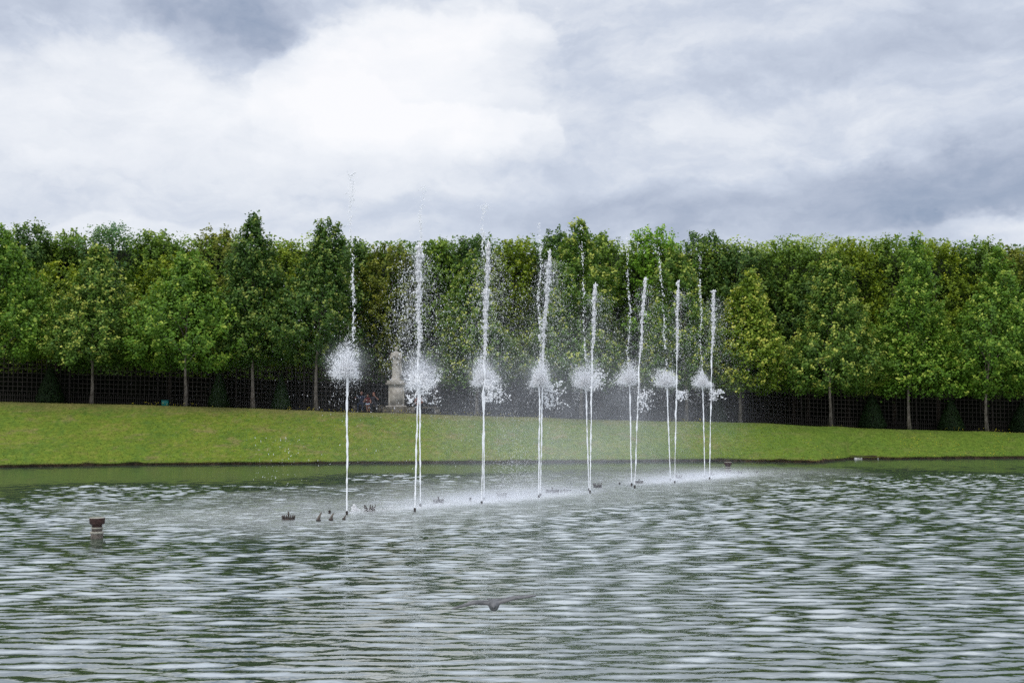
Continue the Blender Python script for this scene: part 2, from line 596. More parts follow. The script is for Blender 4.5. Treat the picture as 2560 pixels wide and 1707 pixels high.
def row_uv(xy):
    d = xy - R0
    return d @ RU, d @ RV


# ------------------------------------------------------------------ water
ys = [9.0]
while ys[-1] < 84:
    ys.append(ys[-1] + 0.032 + 0.0010 * (ys[-1] - 9))
ys = np.array(ys)
xs = np.arange(-33, 40, 0.21)
X, Y = np.meshgrid(xs, ys)
XY = np.stack([X, Y], -1)
r = np.random.default_rng(21)
Z = np.zeros_like(X)
for i in range(64):
    lam = 0.14 * (3.6 ** r.uniform())
    th = r.normal(0, 0.44) + (0.18 if i % 3 else -0.5)
    kk = 2 * math.pi / lam
    slope = 0.0270
    Z += slope / kk * np.sin(kk * (X * math.sin(th) + Y * math.cos(th)) + r.uniform(0, 6.28))
gust = 1.0 + 0.09 * vnoise(XY * np.array([0.5, 1.0]), 0.35, 31)
lim = np.interp(X / Y * FPX + 1280, [0, 300, 900, 1400, 2000, 2560], [42.0, 44.5, 48.5, 53.0, 55.0, 53.0]) + 2.0 * vnoise(XY * np.array([0.35, 1.0]), 0.7, 32)
calm = 1 / (1 + np.exp(-(Y - lim) / 0.9))
uu, vv = row_uv(XY)
du = np.maximum(np.maximum(-2 - uu, uu - RLEN - 6), 0)
dv = np.where(vv > 0, vv / 7.5, -vv / 4.8)
dist_zone = np.clip(1.25 - np.sqrt(dv ** 2 + (du / 4) ** 2) + 0.10 * vnoise(XY, 0.8, 35), 0, 1)
chop = dist_zone ** 0.7
amp = np.clip(gust, 0.35, 1.6) * (1 - 0.86 * calm * (1 - 0.6 * chop)) * (1 - 0.5 * chop)
wind = np.interp(Y, [10, 18, 30, 42, 60], [0.85, 1.15, 1.55, 1.9, 2.1])
amp = amp * wind
Z *= amp
uu1 = uu + 0.35 * vnoise(XY, 1.4, 37)
foam = np.zeros_like(X)
for fu, fs, fv, fw, fa in ((6.5, 2.6, -0.3, 0.9, 1.0), (2.6, 1.6, -0.2, 0.5, .5), (10.0, 1.6, -0.6, 0.8, .55), (-0.2, 0.6, 0, .4, .35), (18.2, 2.3, 0.0, 0.9, .6), (22.0, 2.4, -0.2, 1.0, .95), (13.5, 1.4, 0.2, .5, .25)):
    foam += fa * np.exp(-((uu1 - fu) / fs) ** 2 - ((vv - fv) / fw) ** 2)
idx = np.arange(X.size).reshape(X.shape)
F = np.stack([idx[:-1, :-1], idx[:-1, 1:], idx[1:, 1:], idx[1:, :-1]], -1).reshape(-1, 4)
Vw = np.stack([X, Y, Z], -1).reshape(-1, 3)
ao, co, fo, wi = calm.ravel(), chop.ravel(), foam.ravel(), (wind * (1 - 0.85 * calm)).ravel()
# plain flat margins so that the sheet fills the basin
for (x0, y0, x1, y1) in ((-160, 2.4, 160, 9.0), (-160, 9.0, -33, 84), (xs[-1], 9.0, 160, 90)):
    b0 = len(Vw)
    Vw = np.vstack([Vw, [(x0, y0, 0), (x1, y0, 0), (x1, y1, 0), (x0, y1, 0)]])
    F = np.vstack([F, [[b0, b0 + 1, b0 + 2, b0 + 3]]])
    ao, co, fo, wi = (np.append(a, [0.3, 0.3, 0.3, 0.3] if a is ao else [0] * 4) for a in (ao, co, fo, wi))

m_water = bpy.data.materials.new('pool_water')
m_water.use_nodes = True
k = N(m_water.node_tree)
m_water.node_tree.nodes.clear()
pos = k.new('ShaderNodeNewGeometry').outputs['Position']
a_calm, a_chop, a_foam = k.attr('calm'), k.attr('chop'), k.attr('foam')
small = k.noise(k.vmath('MULTIPLY', pos, (0.6, 1.3, 1)), 9.0, 2, 0.6)
tiny = k.noise(k.vmath('MULTIPLY', pos, (0.8, 1.2, 1)), 10.0, 3, 0.65)
hgt = k.math('ADD', k.math('MULTIPLY', small, k.math('MULTIPLY_ADD', k.attr('wind'), 0.0030, 0.0006)), k.math('MULTIPLY', tiny, k.math('MULTIPLY', a_chop, 0.026)))
bp = k.new('ShaderNodeBump')
bp.inputs['Strength'].default_value = 1.0
bp.inputs['Distance'].default_value = 1.0
k.put(bp.inputs['Height'], hgt)
body = k.new('ShaderNodeBsdfDiffuse')
k.put(body.inputs[0], k.mix(a_chop, (0.034, 0.050, 0.032), (0.22, 0.235, 0.22)))
gl = k.new('ShaderNodeBsdfGlossy')
gl.inputs[0].default_value = (0.95, 0.98, 0.98, 1)
k.put(gl.inputs['Roughness'], k.math('MULTIPLY_ADD', a_chop, 0.03, 0.008))
k.put(gl.inputs['Normal'], bp.outputs[0])
fr = k.new('ShaderNodeFresnel')
fr.inputs['IOR'].default_value = 7.5
k.put(fr.inputs['Normal'], bp.outputs[0])
wm = k.new('ShaderNodeMixShader')
k.put(wm.inputs[0], fr.outputs[0])
k.put(wm.inputs[1], body.outputs[0])
k.put(wm.inputs[2], gl.outputs[0])
fd = k.new('ShaderNodeBsdfDiffuse')
fd.inputs[0].default_value = (0.78, 0.80, 0.84, 1)
fm = k.math('MULTIPLY', a_foam, k.maprange(k.noise(k.vmath('MULTIPLY', pos, (0.8, 1, 1)), 2.5, 7, 0.75), 0.30, 0.75), clamp=True)
sp = k.math('MULTIPLY', k.maprange(k.noise(pos, 14, 3, 0.6), 0.62, 0.74), k.math('MULTIPLY', a_chop, 0.35))
fm = k.math('MAXIMUM', fm, sp)
wf = k.new('ShaderNodeMixShader')
k.put(wf.inputs[0], fm)
k.put(wf.inputs[1], wm.outputs[0])
k.put(wf.inputs[2], fd.outputs[0])
out = k.new('ShaderNodeOutputMaterial')
k.put(out.inputs[0], wf.outputs[0])
tag(link('water', make_mesh('water', Vw, F, m_water, True, {'calm': ao, 'chop': co, 'foam': fo, 'wind': wi})), kind='structure')

# ------------------------------------------------------------------ grass tufts and small yellow flowers
nG = 34000
u = rng.uniform(0, 1, nG) ** 1.0
ii = rng.uniform(38, nC - 40, nG)
i0 = ii.astype(int)
fr_ = (ii - i0)[:, None]
stack = np.stack(rows[:33])                       # rows incl. the first flat ones
ur = u * 31.0
r0 = ur.astype(int)
fu = (ur - r0)[:, None]
def bank_point(r0, fu, i0, fr_):
    a = stack[r0, i0] * (1 - fr_) + stack[r0, i0 + 1] * fr_
    b = stack[r0 + 1, i0] * (1 - fr_) + stack[r0 + 1, i0 + 1] * fr_
    return a * (1 - fu) + b * fu
g = bank_point(r0, fu, i0, fr_)
onlip = rng.uniform(0, 1, nG) < 0.30
g[onlip] = stack[0, i0[onlip]] + np.stack([rng.normal(0, .03, onlip.sum()), rng.normal(-0.03, 0.04, onlip.sum()), rng.uniform(-.05, .0, onlip.sum())], 1)
hgt = rng.uniform(0.02, 0.05, nG)
th = rng.uniform(0, 6.28, nG)
wd = np.stack([np.cos(th), np.sin(th), 0 * th], 1) * rng.uniform(0.012, 0.03, nG)[:, None]
ln = np.stack([rng.normal(0, .03, nG), rng.normal(-.01, .03, nG), hgt], 1)
ln[onlip, 1] -= 0.06
ln[onlip, 2] *= 0.5
V = np.stack([g - wd, g + wd, g + ln], 1).reshape(-1, 3)
m_blade = leaf_material('grass_blades', (0.06, 0.10, 0.022), (0.125, 0.160, 0.028), (0.25, 0.21, 0.08), 0.3)
pt = 0.5 + 0.22 * vnoise(g[:, :2], 0.9, 51) + rng.normal(0, 0.16, nG)
pt[g[:, 0] > 8] -= 0.1
tag(link('grass', make_mesh('grass', V, np.arange(nG * 3).reshape(-1, 3), m_blade, False, {'tint': np.repeat(np.clip(pt, 0, 1), 3)})), kind='stuff')

m_yellow, k, b = material('yellow_petals', (0.62, 0.54, 0.03), 0.7)
nF = 1100
ii = np.concatenate([rng.uniform(80, nC - 45, 420), rng.uniform(300, nC - 45, nF - 420)])
i0 = ii.astype(int)
fr_ = (ii - i0)[:, None]
ur = np.concatenate([rng.uniform(28.2, 31.4, 420), rng.uniform(2, 30, nF - 420)])
r0 = ur.astype(int)
g = bank_point(r0, (ur - r0)[:, None], i0, fr_)
keep = vnoise(g[:, :2], 0.8, 61) > -0.1
g = g[keep]
g[:, 2] += rng.uniform(0.05, 0.22, len(g)) * np.where(ur[keep] > 28, 1.0, 0.4)
v, f = drops(g, rng.uniform(0.012, 0.026, len(g)))
tag(link('yellow_flowers', make_mesh('yellow_flowers', v, f, m_yellow)), kind='stuff')

# ------------------------------------------------------------------ trees
LM = {
    'lime': leaf_material('lime_leaves', (0.032, 0.080, 0.013), (0.095, 0.180, 0.022), (0.38, 0.42, 0.085)),
    'lime_deep': leaf_material('deep_lime_leaves', (0.025, 0.066, 0.014), (0.068, 0.140, 0.022), (0.28, 0.33, 0.07)),
    'lime_fresh': leaf_material('fresh_lime_leaves', (0.036, 0.096, 0.012), (0.110, 0.220, 0.020), (0.38, 0.46, 0.080)),
    'lime_gold': leaf_material('golden_lime_leaves', (0.050, 0.105, 0.010), (0.150, 0.235, 0.020), (0.44, 0.46, 0.085)),
    'dark': leaf_material('dark_leaves', (0.024, 0.066, 0.015), (0.064, 0.132, 0.024), (0.20, 0.28, 0.06)),
    'mid': leaf_material('mid_leaves', (0.040, 0.092, 0.012), (0.115, 0.205, 0.022), (0.28, 0.36, 0.05)),
    'yellow': leaf_material('yellow_green_leaves', (0.055, 0.105, 0.008), (0.165, 0.240, 0.014), (0.34, 0.38, 0.032)),
    'blue': leaf_material('pale_feathery_leaves', (0.05, 0.12, 0.045), (0.11, 0.22, 0.09), (0.24, 0.35, 0.16)),
    'brown': leaf_material('bronze_leaves', (0.060, 0.090, 0.012), (0.145, 0.180, 0.020), (0.29, 0.30, 0.045)),
    'bright': leaf_material('bright_leaves', (0.050, 0.13, 0.012), (0.15, 0.31, 0.022), (0.32, 0.48, 0.05)),
    'yew': leaf_material('yew_needles', (0.006, 0.018, 0.005), (0.013, 0.034, 0.007), (0.03, 0.055, 0.010), 0.1),
}
m_bark = mottled('grey_bark', (0.075, 0.062, 0.05), (0.24, 0.21, 0.18), 7.0, 0.9, 0.8, 0.2, stretch=(1, 1, 0.35))
m_dark_bark = mottled('brown_bark', (0.03, 0.024, 0.018), (0.08, 0.065, 0.05), 7.0, 0.9, 0.8, 0.2, stretch=(1, 1, 0.3))


def crown(h, rx, ry, prof, n_sprig, per, size, seed, up=0.75, slen=(0.5, 1.0), lobes=0.22, tip=0.55, top_shoots=0, droop=0.0, base_tint=0.34):
    """Leafy crown of height h standing on z=0: sprigs of leaves set through the outer shell and some of the inside."""
    r = np.random.default_rng(seed)
    n = n_sprig
    # sprig roots: more where the outline is wide
    zt = r.uniform(0, 1, n * 3)
    w = prof(zt)
    zt = zt[r.uniform(0, 1, len(zt)) < w / w.max() * 0.9 + 0.1][:n]
    n = len(zt)
    th = r.uniform(0, 2 * math.pi, n)
    shell = 1 - 0.55 * r.uniform(0, 1, n) ** 1.5
    lob = 1 + lobes * vnoise(np.stack([np.cos(th) * 1.5, np.sin(th) * 1.5, zt * h / 1.6], 1), 1.0, seed + 7)
    rad = prof(zt) * shell * lob
    root = np.stack([np.cos(th) * rad * rx, np.sin(th) * rad * ry, zt * h], 1)
    outv = np.stack([np.cos(th), np.sin(th), np.zeros(n)], 1)
    d = unit(outv * (1 - 0.55 * zt[:, None]) + np.array([0, 0, 1.0]) * (up * (0.55 + 0.8 * zt[:, None]) - droop) + r.normal(0, 0.25, (n, 3)))
    L = r.uniform(*slen, n) * (0.75 + 0.25 * (1 - zt))
    if top_shoots:
        m = top_shoots
        a = r.uniform(0, 2 * math.pi, m)
        q = np.sqrt(r.uniform(0, 1, m))
        tz = 0.90 + 0.1 * r.uniform(0, 1, m)
        pr = prof(np.array([0.9]))[0]
        root = np.vstack([root, np.stack([np.cos(a) * q * rx * pr, np.sin(a) * q * ry * pr, h * (tz - 0.06 * q)], 1)])
        d = np.vstack([d, unit(np.stack([r.normal(0, .18, m), r.normal(0, .18, m), np.ones(m)], 1))])
        L = np.append(L, r.uniform(0.35, 1.0, m))
        n += m
    # leaves along the sprigs
    s = r.uniform(0, 1, (n, per))
    spread = (0.19 * (1 - 0.72 * s) + 0.028)[..., None] * np.minimum(L, 1.0)[:, None, None] * 1.15
    c = root[:, None] + d[:, None] * (s * L[:, None])[..., None] + r.normal(0, 1, (n, per, 3)) * spread
    c[..., 2] -= 0.10 * (1 - s)
    outw = np.broadcast_to(unit(root * np.array([1, 1, 0.0]) + 1e-6)[:, None], c.shape)
    nr = unit(outw * 0.55 + np.array([0, 0, 0.75]) + r.normal(0, 0.55, c.shape))
    axd = d[:, None] * 0.5 + r.normal(0, 0.6, c.shape) + np.array([0, 0, -0.35])
    tint = base_tint + 0.30 * (s - 0.5) + tip * np.clip((s - 0.58) / 0.42, 0, 1) ** 1.2 * r.uniform(0.0, 1.0, (n, 1)) ** 1.2 + r.normal(0, 0.07, (n, per)) + 0.10 * r.normal(0, 1, (n, 1))
    sz = size * r.uniform(0.7, 1.3, (n, per))
    return leaves(c.reshape(-1, 3), nr.reshape(-1, 3), axd.reshape(-1, 3), sz.ravel(), np.clip(tint, 0, 1).ravel(), 0.75), root, d


def egg(pt=0.22, sharp=1.15, low=0.62):
    def f(t):
        t = np.asarray(t, float)
        a = low + (1 - low) * np.sin(np.clip(t / pt, 0, 1) * math.pi / 2)
        b = np.clip(1 - ((t - pt) / (1 - pt)).clip(0, 1) ** sharp, 0, 1)
        return np.where(t < pt, a, b * 0.97 + 0.03)
    return f


def dome(t):
    t = np.asarray(t, float)
    return np.clip(0.72 + 0.28 * np.sin(np.clip(t / 0.5, 0, 1) * math.pi / 2), 0, 1) * np.clip(1 - ((t - 0.6) / 0.4).clip(0, 1) ** 2.6 * 0.75, 0, 1)


def tree(name, label, group, base, h_clear, top, rx, ry, off, profile, mat, bark, tr, seed, n_sprig, per, size, limbs=9, **kw):
    """A tree standing at base: trunk with limbs, and a crown from h_clear to top above the ground."""
    o = tag(empty(name, base), label, 'tree', group)
    r = random.Random(seed)
    ch = top - h_clear
    mb = MB()
    lean = off / max(ch, 1)
    pts, rad = [], []
    for i in range(9):
        q = i / 8
        z = -0.1 + q * (h_clear + ch * 0.72 + 0.1)
        sway = 0.05 * math.sin(q * 7 + seed)
        pts.append((lean * max(0, z - h_clear) + sway * (q > 0.1), sway * 0.6, z))
        rad.append(tr * (1 - 0.92 * q ** 0.8)  * (1.35 if i == 0 else 1))
    mb.tube(pts, rad, 9)
    for i in range(limbs):
        q = 0.08 + 0.62 * i / limbs
        z0 = h_clear - 0.15 + ch * q * 0.8
        a = r.uniform(0, 6.28)
        pr = float(profile(np.array([min(0.95, q + 0.2)]))[0])
        e = (math.cos(a) * rx * pr * 0.8 + lean * ch * q, math.sin(a) * ry * pr * 0.8, z0 + ch * 0.22)
        s0 = (lean * max(0, z0 - h_clear), 0, z0)
        mid = tuple((s0[j] * 0.55 + e[j] * 0.45) for j in range(2)) + (z0 + ch * 0.13,)
        rr = tr * 0.38 * (1 - 0.6 * q)
        mb.tube([s0, mid, e], [rr, rr * 0.7, rr * 0.25], 5)
    mb.build('trunk', bark, o, smooth=True)
    (v, f, t), _, _ = crown(ch, rx, ry, profile, n_sprig, per, size, seed, **kw)
    v = v + np.array([0, 0, h_clear])
    v[:, 0] += lean * np.clip(v[:, 2] - h_clear, 0, None) * 0.6 + off * 0.4
    link('crown', make_mesh('crown', v, f, mat, False, {'tint': t}), o)
    return o


LIMES = [  # trunk px, crown left, right, top, bottom, material, sharpness, label
    (-15, -130, 138, 588, 900, 'lime_fresh', 1.3, 'fresh green lime tree cut by the left edge of the view'),
    (228, 128, 358, 640, 918, 'lime', 1.25, 'rounded lime tree with many pale yellow tips, trunk left of the teal box'),
    (463, 348, 588, 636, 922, 'lime_fresh', 1.2, 'broad lime tree whose pale straight trunk stands just right of the teal box'),
    (632, 518, 735, 549, 908, 'lime_deep', 1.0, 'tallest lime tree, its pointed tip standing above the skyline left of the fountains'),
    (791, 700, 945, 566, 905, 'lime_deep', 1.05, 'dark lime tree with spire top behind the jet nearest the camera'),
    (1194, 1088, 1272, 655, 962, 'lime', 1.3, 'lime tree seen through the spray between the second and third tall plumes'),
    (1453, 1335, 1565, 568, 966, 'lime', 1.2, 'tall lime tree flecked with yellow behind the middle of the fountain row'),
    (1715, 1570, 1805, 640, 968, 'lime', 1.3, 'lime tree behind the two farthest jets, veiled by falling drops'),
    (1849, 1808, 1978, 698, 972, 'lime_gold', 1.25, 'golden green lime tree just right of the last fountain jet'),
    (2076, 1958, 2218, 652, 978, 'lime', 0.9, 'lime tree with yellow-green shoots above the concrete outlet slab'),
    (2272, 2175, 2445, 612, 985, 'lime_fresh', 0.85, 'tall lime tree with layered fresh green sprays, between two dark yew cones at right'),
    (2465, 2405, 2630, 636, 986, 'lime_fresh', 0.95, 'lime tree with slim grey trunk, the last trunk seen at right'),
    (2665, 2560, 2790, 640, 990, 'lime', 1.2, 'lime tree mostly beyond the right edge of the view, only its crown showing'),
]
for i, (tx, l, rgt, tp, bt, mat, sh, lab) in enumerate(LIMES):
    Yt = crest_y((tx - 1280) / FPX * 70) + 1.5
    bx = P(tx, 1000, Yt).x
    gz = ground_z(bx)
    hc = P(tx, bt, Yt).z - gz - 0.05
    ht = P(tx, tp, Yt).z - gz
    rx = (rgt - l) / 2 / FPX * Yt * 0.93
    off = ((rgt + l) / 2 - tx) / FPX * Yt * 0.7
    tree('lime_tree', lab, 'lime trees along the top of the bank', (bx, Yt, gz), hc, ht + 0.1, rx, min(rx, 2.6), off, egg(0.2, sh, 0.7), LM[mat], m_bark,
         0.125 if i < 8 else 0.115, 100 + i, 760, 36, 0.165, limbs=9, up=0.85, slen=(0.55, 1.15), tip=(0.85 if mat in ('lime', 'lime_gold') else 0.55), lobes=0.26)

BACKS = [  # centre px, top, half width, depth behind crest, material, shoots, label
    (-70, 590, 70, 8.5, 'mid', 30, 'mid green tree of the wood, cut by the left edge of the view'),
    (72, 556, 62, 8.0, 'dark', 34, 'dark tree with upright shoots rising above the wood at the far left'),
    (165, 575, 60, 8.8, 'mid', 26, 'mid green woodland tree behind the pale-tipped lime'),
    (140, 655, 75, 6.0, 'yellow', 8, 'low yellow-green tree between the two leftmost limes'),
    (275, 556, 78, 9.0, 'blue', 40, 'pale feathery grey-green tree at the top of the wood on the left'),
    (390, 578, 66, 8.2, 'mid', 40, 'woodland tree with thin upright twigs left of the bronze one'),
    (425, 640, 90, 6.2, 'yellow', 10, 'bushy yellow-green tree behind the lime beside the teal box'),
    (540, 568, 66, 8.4, 'brown', 34, 'bronze-leaved tree at the skyline left of the tallest lime'),
    (715, 604, 66, 7.6, 'yellow', 16, 'yellow-green tree between the two dark spire-topped limes'),
    (880, 594, 60, 8.0, 'dark', 24, 'dark tree behind the tall broken burst of the nearest jet'),
    (975, 606, 80, 7.0, 'brown', 22, 'olive green tree above the stone statue'),
    (1092, 596, 66, 7.4, 'mid', 46, 'tree with a comb of upright twigs right of the second plume'),
    (1180, 584, 52, 7.8, 'dark', 26, 'slim dark tree behind the third burst of spray'),
    (1285, 592, 70, 7.2, 'yellow', 20, 'yellow-green tree between the third and fourth plumes'),
    (1400, 572, 62, 8.0, 'dark', 30, 'dark green tree with upright shoots above the fourth plume'),
    (1505, 580, 52, 7.6, 'mid', 30, 'mid green tree behind the fifth burst of spray'),
    (1640, 562, 82, 8.2, 'bright', 26, 'bright green tree with loose tall shoots above the sixth jet'),
    (1757, 572, 62, 8.4, 'dark', 26, 'dark tree with one spiky tip above the last jet'),
    (1858, 606, 80, 7.4, 'dark', 30, 'dark clipped tree behind the golden lime'),
    (1985, 600, 92, 6.8, 'mid', 60, 'even-topped green tree left of the limes on the right'),
    (2020, 690, 80, 5.4, 'dark', 6, 'lower dark tree between the golden lime and the one by the slab'),
    (2120, 596, 88, 7.4, 'yellow', 60, 'yellow-green clipped tree above the lime by the concrete slab'),
    (2235, 588, 80, 7.8, 'mid', 50, 'clipped green tree at the skyline above the tall layered lime'),
    (2345, 598, 80, 7.2, 'yellow', 56, 'yellow-green clipped tree between the two limes at far right'),
    (2455, 594, 84, 7.8, 'mid', 60, 'clipped green tree above the last trunk at right'),
    (2560, 612, 84, 7.0, 'brown', 40, 'bronze green tree at the right edge of the view'),
    (2680, 596, 90, 7.8, 'mid', 20, 'green tree beyond the right edge of the wood'),
]
for i, (cx, tp, hw, dy, mat, shoots, lab) in enumerate(BACKS):
    Yt = crest_y((cx - 1280) / FPX * 76) + dy
    bx = P(cx, 1000, Yt).x
    gz = ground_z(bx)
    ht = P(cx, tp, Yt).z - gz - 0.45
    rx = hw / FPX * Yt * 1.08
    tree('woodland_tree', lab, 'trees of the wood behind the trellis', (bx, Yt, gz), 2.6, ht, rx, 2.0, 0, dome, LM[mat], m_dark_bark, 0.16, 300 + i,
         400, 28, 0.17 if mat != 'blue' else 0.13, limbs=6, up=0.7, slen=(0.45, 1.0), tip=0.5, lobes=0.2, top_shoots=shoots, base_tint=0.40)

# the mass of the wood behind them: countless leaves, from the ground to the skyline
nW = 95000
r = np.random.default_rng(77)
wx = r.uniform(-44, 50, nW)
gz = np.interp(wx, crest[:, 0], crest[:, 2])
cy = np.interp(wx, crest[:, 0], crest[:, 1])
topz = np.array([P(x, y, 79).z for x, y in ((-1000, 618), (0, 618), (520, 618), (1000, 620), (1700, 612), (2000, 602), (2560, 602), (3600, 602))])
topx = np.array([P(x, 600, 79).x for x in (-1000, 0, 520, 1000, 1700, 2000, 2560, 3600)])
tz = np.interp(wx, topx, topz)
q = r.uniform(0, 1, nW)
bulge = 0.55 * vnoise(np.stack([wx, q * 12], 1), 0.9, 78)
ontop = r.uniform(0, 1, nW) < 0.22
q = 0.17 + 0.83 * q
zz = gz + q * (tz - gz)
yy = cy + 6.6 + 1.2 * q + bulge + r.exponential(0.35, nW)
zz = np.where(ontop, tz + 0.35 * vnoise(np.stack([wx, yy], 1), 1.2, 79) - r.exponential(0.2, nW), zz)
yy = np.where(ontop, cy + 7 + r.uniform(0, 9, nW), yy)
c = np.stack([wx, yy, zz], 1)
nr = np.where(ontop[:, None], np.array([0, -0.3, 1.0]), np.array([0, -0.7, 0.7])) + r.normal(0, 0.5, (nW, 3))
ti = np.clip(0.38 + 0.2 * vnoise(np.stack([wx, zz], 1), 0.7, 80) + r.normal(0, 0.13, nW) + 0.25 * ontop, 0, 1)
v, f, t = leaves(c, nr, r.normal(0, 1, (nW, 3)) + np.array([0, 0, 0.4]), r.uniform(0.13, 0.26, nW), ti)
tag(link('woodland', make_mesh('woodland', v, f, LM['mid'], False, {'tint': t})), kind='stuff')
# solid body behind the leaves, coloured near-black for the shade inside the wood
m_thicket_shade = mottled('thicket_shade', (0.004, 0.006, 0.003), (0.012, 0.017, 0.006), 2.0, 1.0, 0.5)
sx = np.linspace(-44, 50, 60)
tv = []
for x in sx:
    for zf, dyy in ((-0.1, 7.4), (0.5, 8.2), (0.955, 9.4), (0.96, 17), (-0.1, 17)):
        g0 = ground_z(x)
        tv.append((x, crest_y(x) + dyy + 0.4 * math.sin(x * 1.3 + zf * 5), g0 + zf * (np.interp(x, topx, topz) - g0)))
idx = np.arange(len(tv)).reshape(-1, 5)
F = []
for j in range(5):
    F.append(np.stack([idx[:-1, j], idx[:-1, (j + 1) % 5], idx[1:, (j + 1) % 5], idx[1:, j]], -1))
tag(link('thicket_shade', make_mesh('thicket_shade', tv, np.concatenate(F), m_thicket_shade)), kind='stuff')

# yew cones
YEWS = [(125, 1012, 908, 38, 'clipped yew cone nearest the left edge of the view'), (547, 1022, 925, 30, 'clipped yew cone between the teal box lime and the tallest lime'),
        (703, 1026, 932, 28, 'clipped yew cone between the two dark spire-topped limes'), (1790, 1058, 965, 30, 'clipped yew cone dim behind the spray of the last jet'),
        (2180, 1076, 978, 38, 'clipped yew cone between the limes above the outlet slab'), (2376, 1081, 992, 36, 'clipped yew cone left of the last trunk at right'), (2556, 1085, 1000, 40, 'clipped yew cone cut by the right edge of the view')]
for i, (cx, by, tp, w, lab) in enumerate(YEWS):
    Yt = crest_y((cx - 1280) / FPX * 72) + 2.4
    bx = P(cx, 1000, Yt).x
    gz = ground_z(bx)
    h = P(cx, tp, Yt).z - gz
    R = w / FPX * Yt
    o = tag(empty('yew_cone', (bx, Yt, gz)), lab, 'topiary', 'clipped yew cones before the trellis')
    r = np.random.default_rng(400 + i)
    mb = MB()
    mb.tube([(0, 0, -0.05), (0, 0, h * 0.5), (0, 0, h * 0.93)], [0.05, 0.035, 0.012], 6)
    mb.build('trunk', m_dark_bark, o)
    nY = 4200
    q = 1 - np.sqrt(r.uniform(0, 1, nY))
    th = r.uniform(0, 6.283, nY)
    rad = R * (1 - q) ** 0.85 * (1 - 0.22 * r.uniform(0, 1, nY) ** 2) * (0.75 + 0.25 * np.clip(q / 0.08, 0, 1))
    c = np.stack([np.cos(th) * rad, np.sin(th) * rad, q * h], 1)
    nr = np.stack([np.cos(th), np.sin(th), 0.4 + 0 * th], 1) + r.normal(0, .4, (nY, 3))
    v, f, t = leaves(c, nr, r.normal(0, 1, (nY, 3)) + np.array([0, 0, 0.8]), r.uniform(0.06, 0.11, nY), np.clip(r.normal(0.42, .2, nY), 0, 1), 0.6)
    link('foliage', make_mesh('foliage', v, f, LM['yew'], False, {'tint': t}), o)

# ------------------------------------------------------------------ trellis fence
m_trellis = mottled('weathered_trellis', (0.030, 0.026, 0.022), (0.062, 0.054, 0.047), 5.0, 0.85, 0.3, 0.2, stretch=(1, 1, 0.3))
fence = tag(empty('trellis_fence', (0, crest_y(0) + 3.4, ground_z(0))), 'long weathered brown wooden trellis fence under the trees along the bank', 'fence')
f0 = Vector(fence.location)
unit_box = MB()
unit_box.box((-0.5, -0.5, 0), (0.5, 0.5, 1))
slat_me = unit_box.mesh('slat', m_trellis)
rail_mb = MB()
rail_mb.box((0, -0.5, -0.5), (1, 0.5, 0.5))
rail_me = rail_mb.mesh('rail', m_trellis)


def stick(name, x, y, z0, z1, w, d):
    o = link(name, slat_me, fence, Vector((x, y, z0)) - f0)
    o.scale = (w, d, z1 - z0)


FH, CELL = 2.75, 0.268
posts_px = [-40, 173, 394, 590, 760, 880, 1090, 1290, 1500, 1700, 1850, 2003, 2083, 2290, 2480, 2640]
DEPTH = [3.3, 3.3, 3.6, 3.3, 3.3, 4.6, 3.6, 3.3, 3.5, 3.3, 3.3, 3.6, 3.3, 3.3, 3.3]
SLATS = 0
for j in range(len(posts_px) - 1):
    Ya = crest_y((posts_px[j] - 1280) / FPX * 73) + DEPTH[j]
    Yb = crest_y((posts_px[j + 1] - 1280) / FPX * 73) + DEPTH[j]
    a, bq = P(posts_px[j], 1000, Ya), P(posts_px[j + 1], 1000, Yb)
    za, zb = ground_z(a.x) - 0.03, ground_z(bq.x) - 0.03
    Lx = bq.x - a.x
    stick('post', a.x, a.y, za, za + FH + 0.12, 0.10, 0.10)
    cnt = max(2, round(Lx / CELL))
    for s in range(1, cnt):
        q = s / cnt
        x, y, z = a.x + Lx * q, a.y + (bq.y - a.y) * q, za + (zb - za) * q
        stick('slat', x, y - 0.014, z, z + FH + 0.05, 0.042, 0.022)
        SLATS += 1
    for s in range(cnt):
        q = (s + 0.5) / cnt
        x, y, z = a.x + Lx * q, a.y + (bq.y - a.y) * q, za + (zb - za) * q
        stick('picket', x, y - 0.014, z, z + 0.60, 0.042, 0.022)
    L = math.dist((a.x, a.y, za), (bq.x, bq.y, zb))
    for kx in range(10):
        z = 0.16 + kx * CELL * 1.03
        o = link('rail', rail_me, fence, Vector((a.x, a.y + 0.012, za + z)) - f0)
        o.scale = (L, 0.024, 0.042)
        o.rotation_euler = (0, -math.atan2(zb - za, Lx), math.atan2(bq.y - a.y, Lx))
stick('post', bq.x, bq.y, zb, zb + FH + 0.12, 0.10, 0.10)

# ------------------------------------------------------------------ teal box, outlet slab
m_teal = mottled('teal_paint', (0.004, 0.11, 0.10), (0.008, 0.16, 0.14), 4, 0.5, 0.1)
Yt = crest_y(P(413, 1010, 69).x) + 1.0
p = P(413, 1016, Yt)
p.z = ground_z(p.x) - 0.03
o = tag(empty('utility_box', p), 'small teal metal box standing in the grass at the foot of the trellis', 'box')
mb = MB()
mb.box((-0.19, -0.14, 0), (0.19, 0.14, 0.33))
bo = mb.build('body', m_teal, o)
bv = bo.modifiers.new('edge', 'BEVEL')
bv.width = 0.012
mb = MB()
mb.box((-0.205, -0.155, 0.332), (0.205, 0.155, 0.365))
mb.build('lid', m_teal, o)

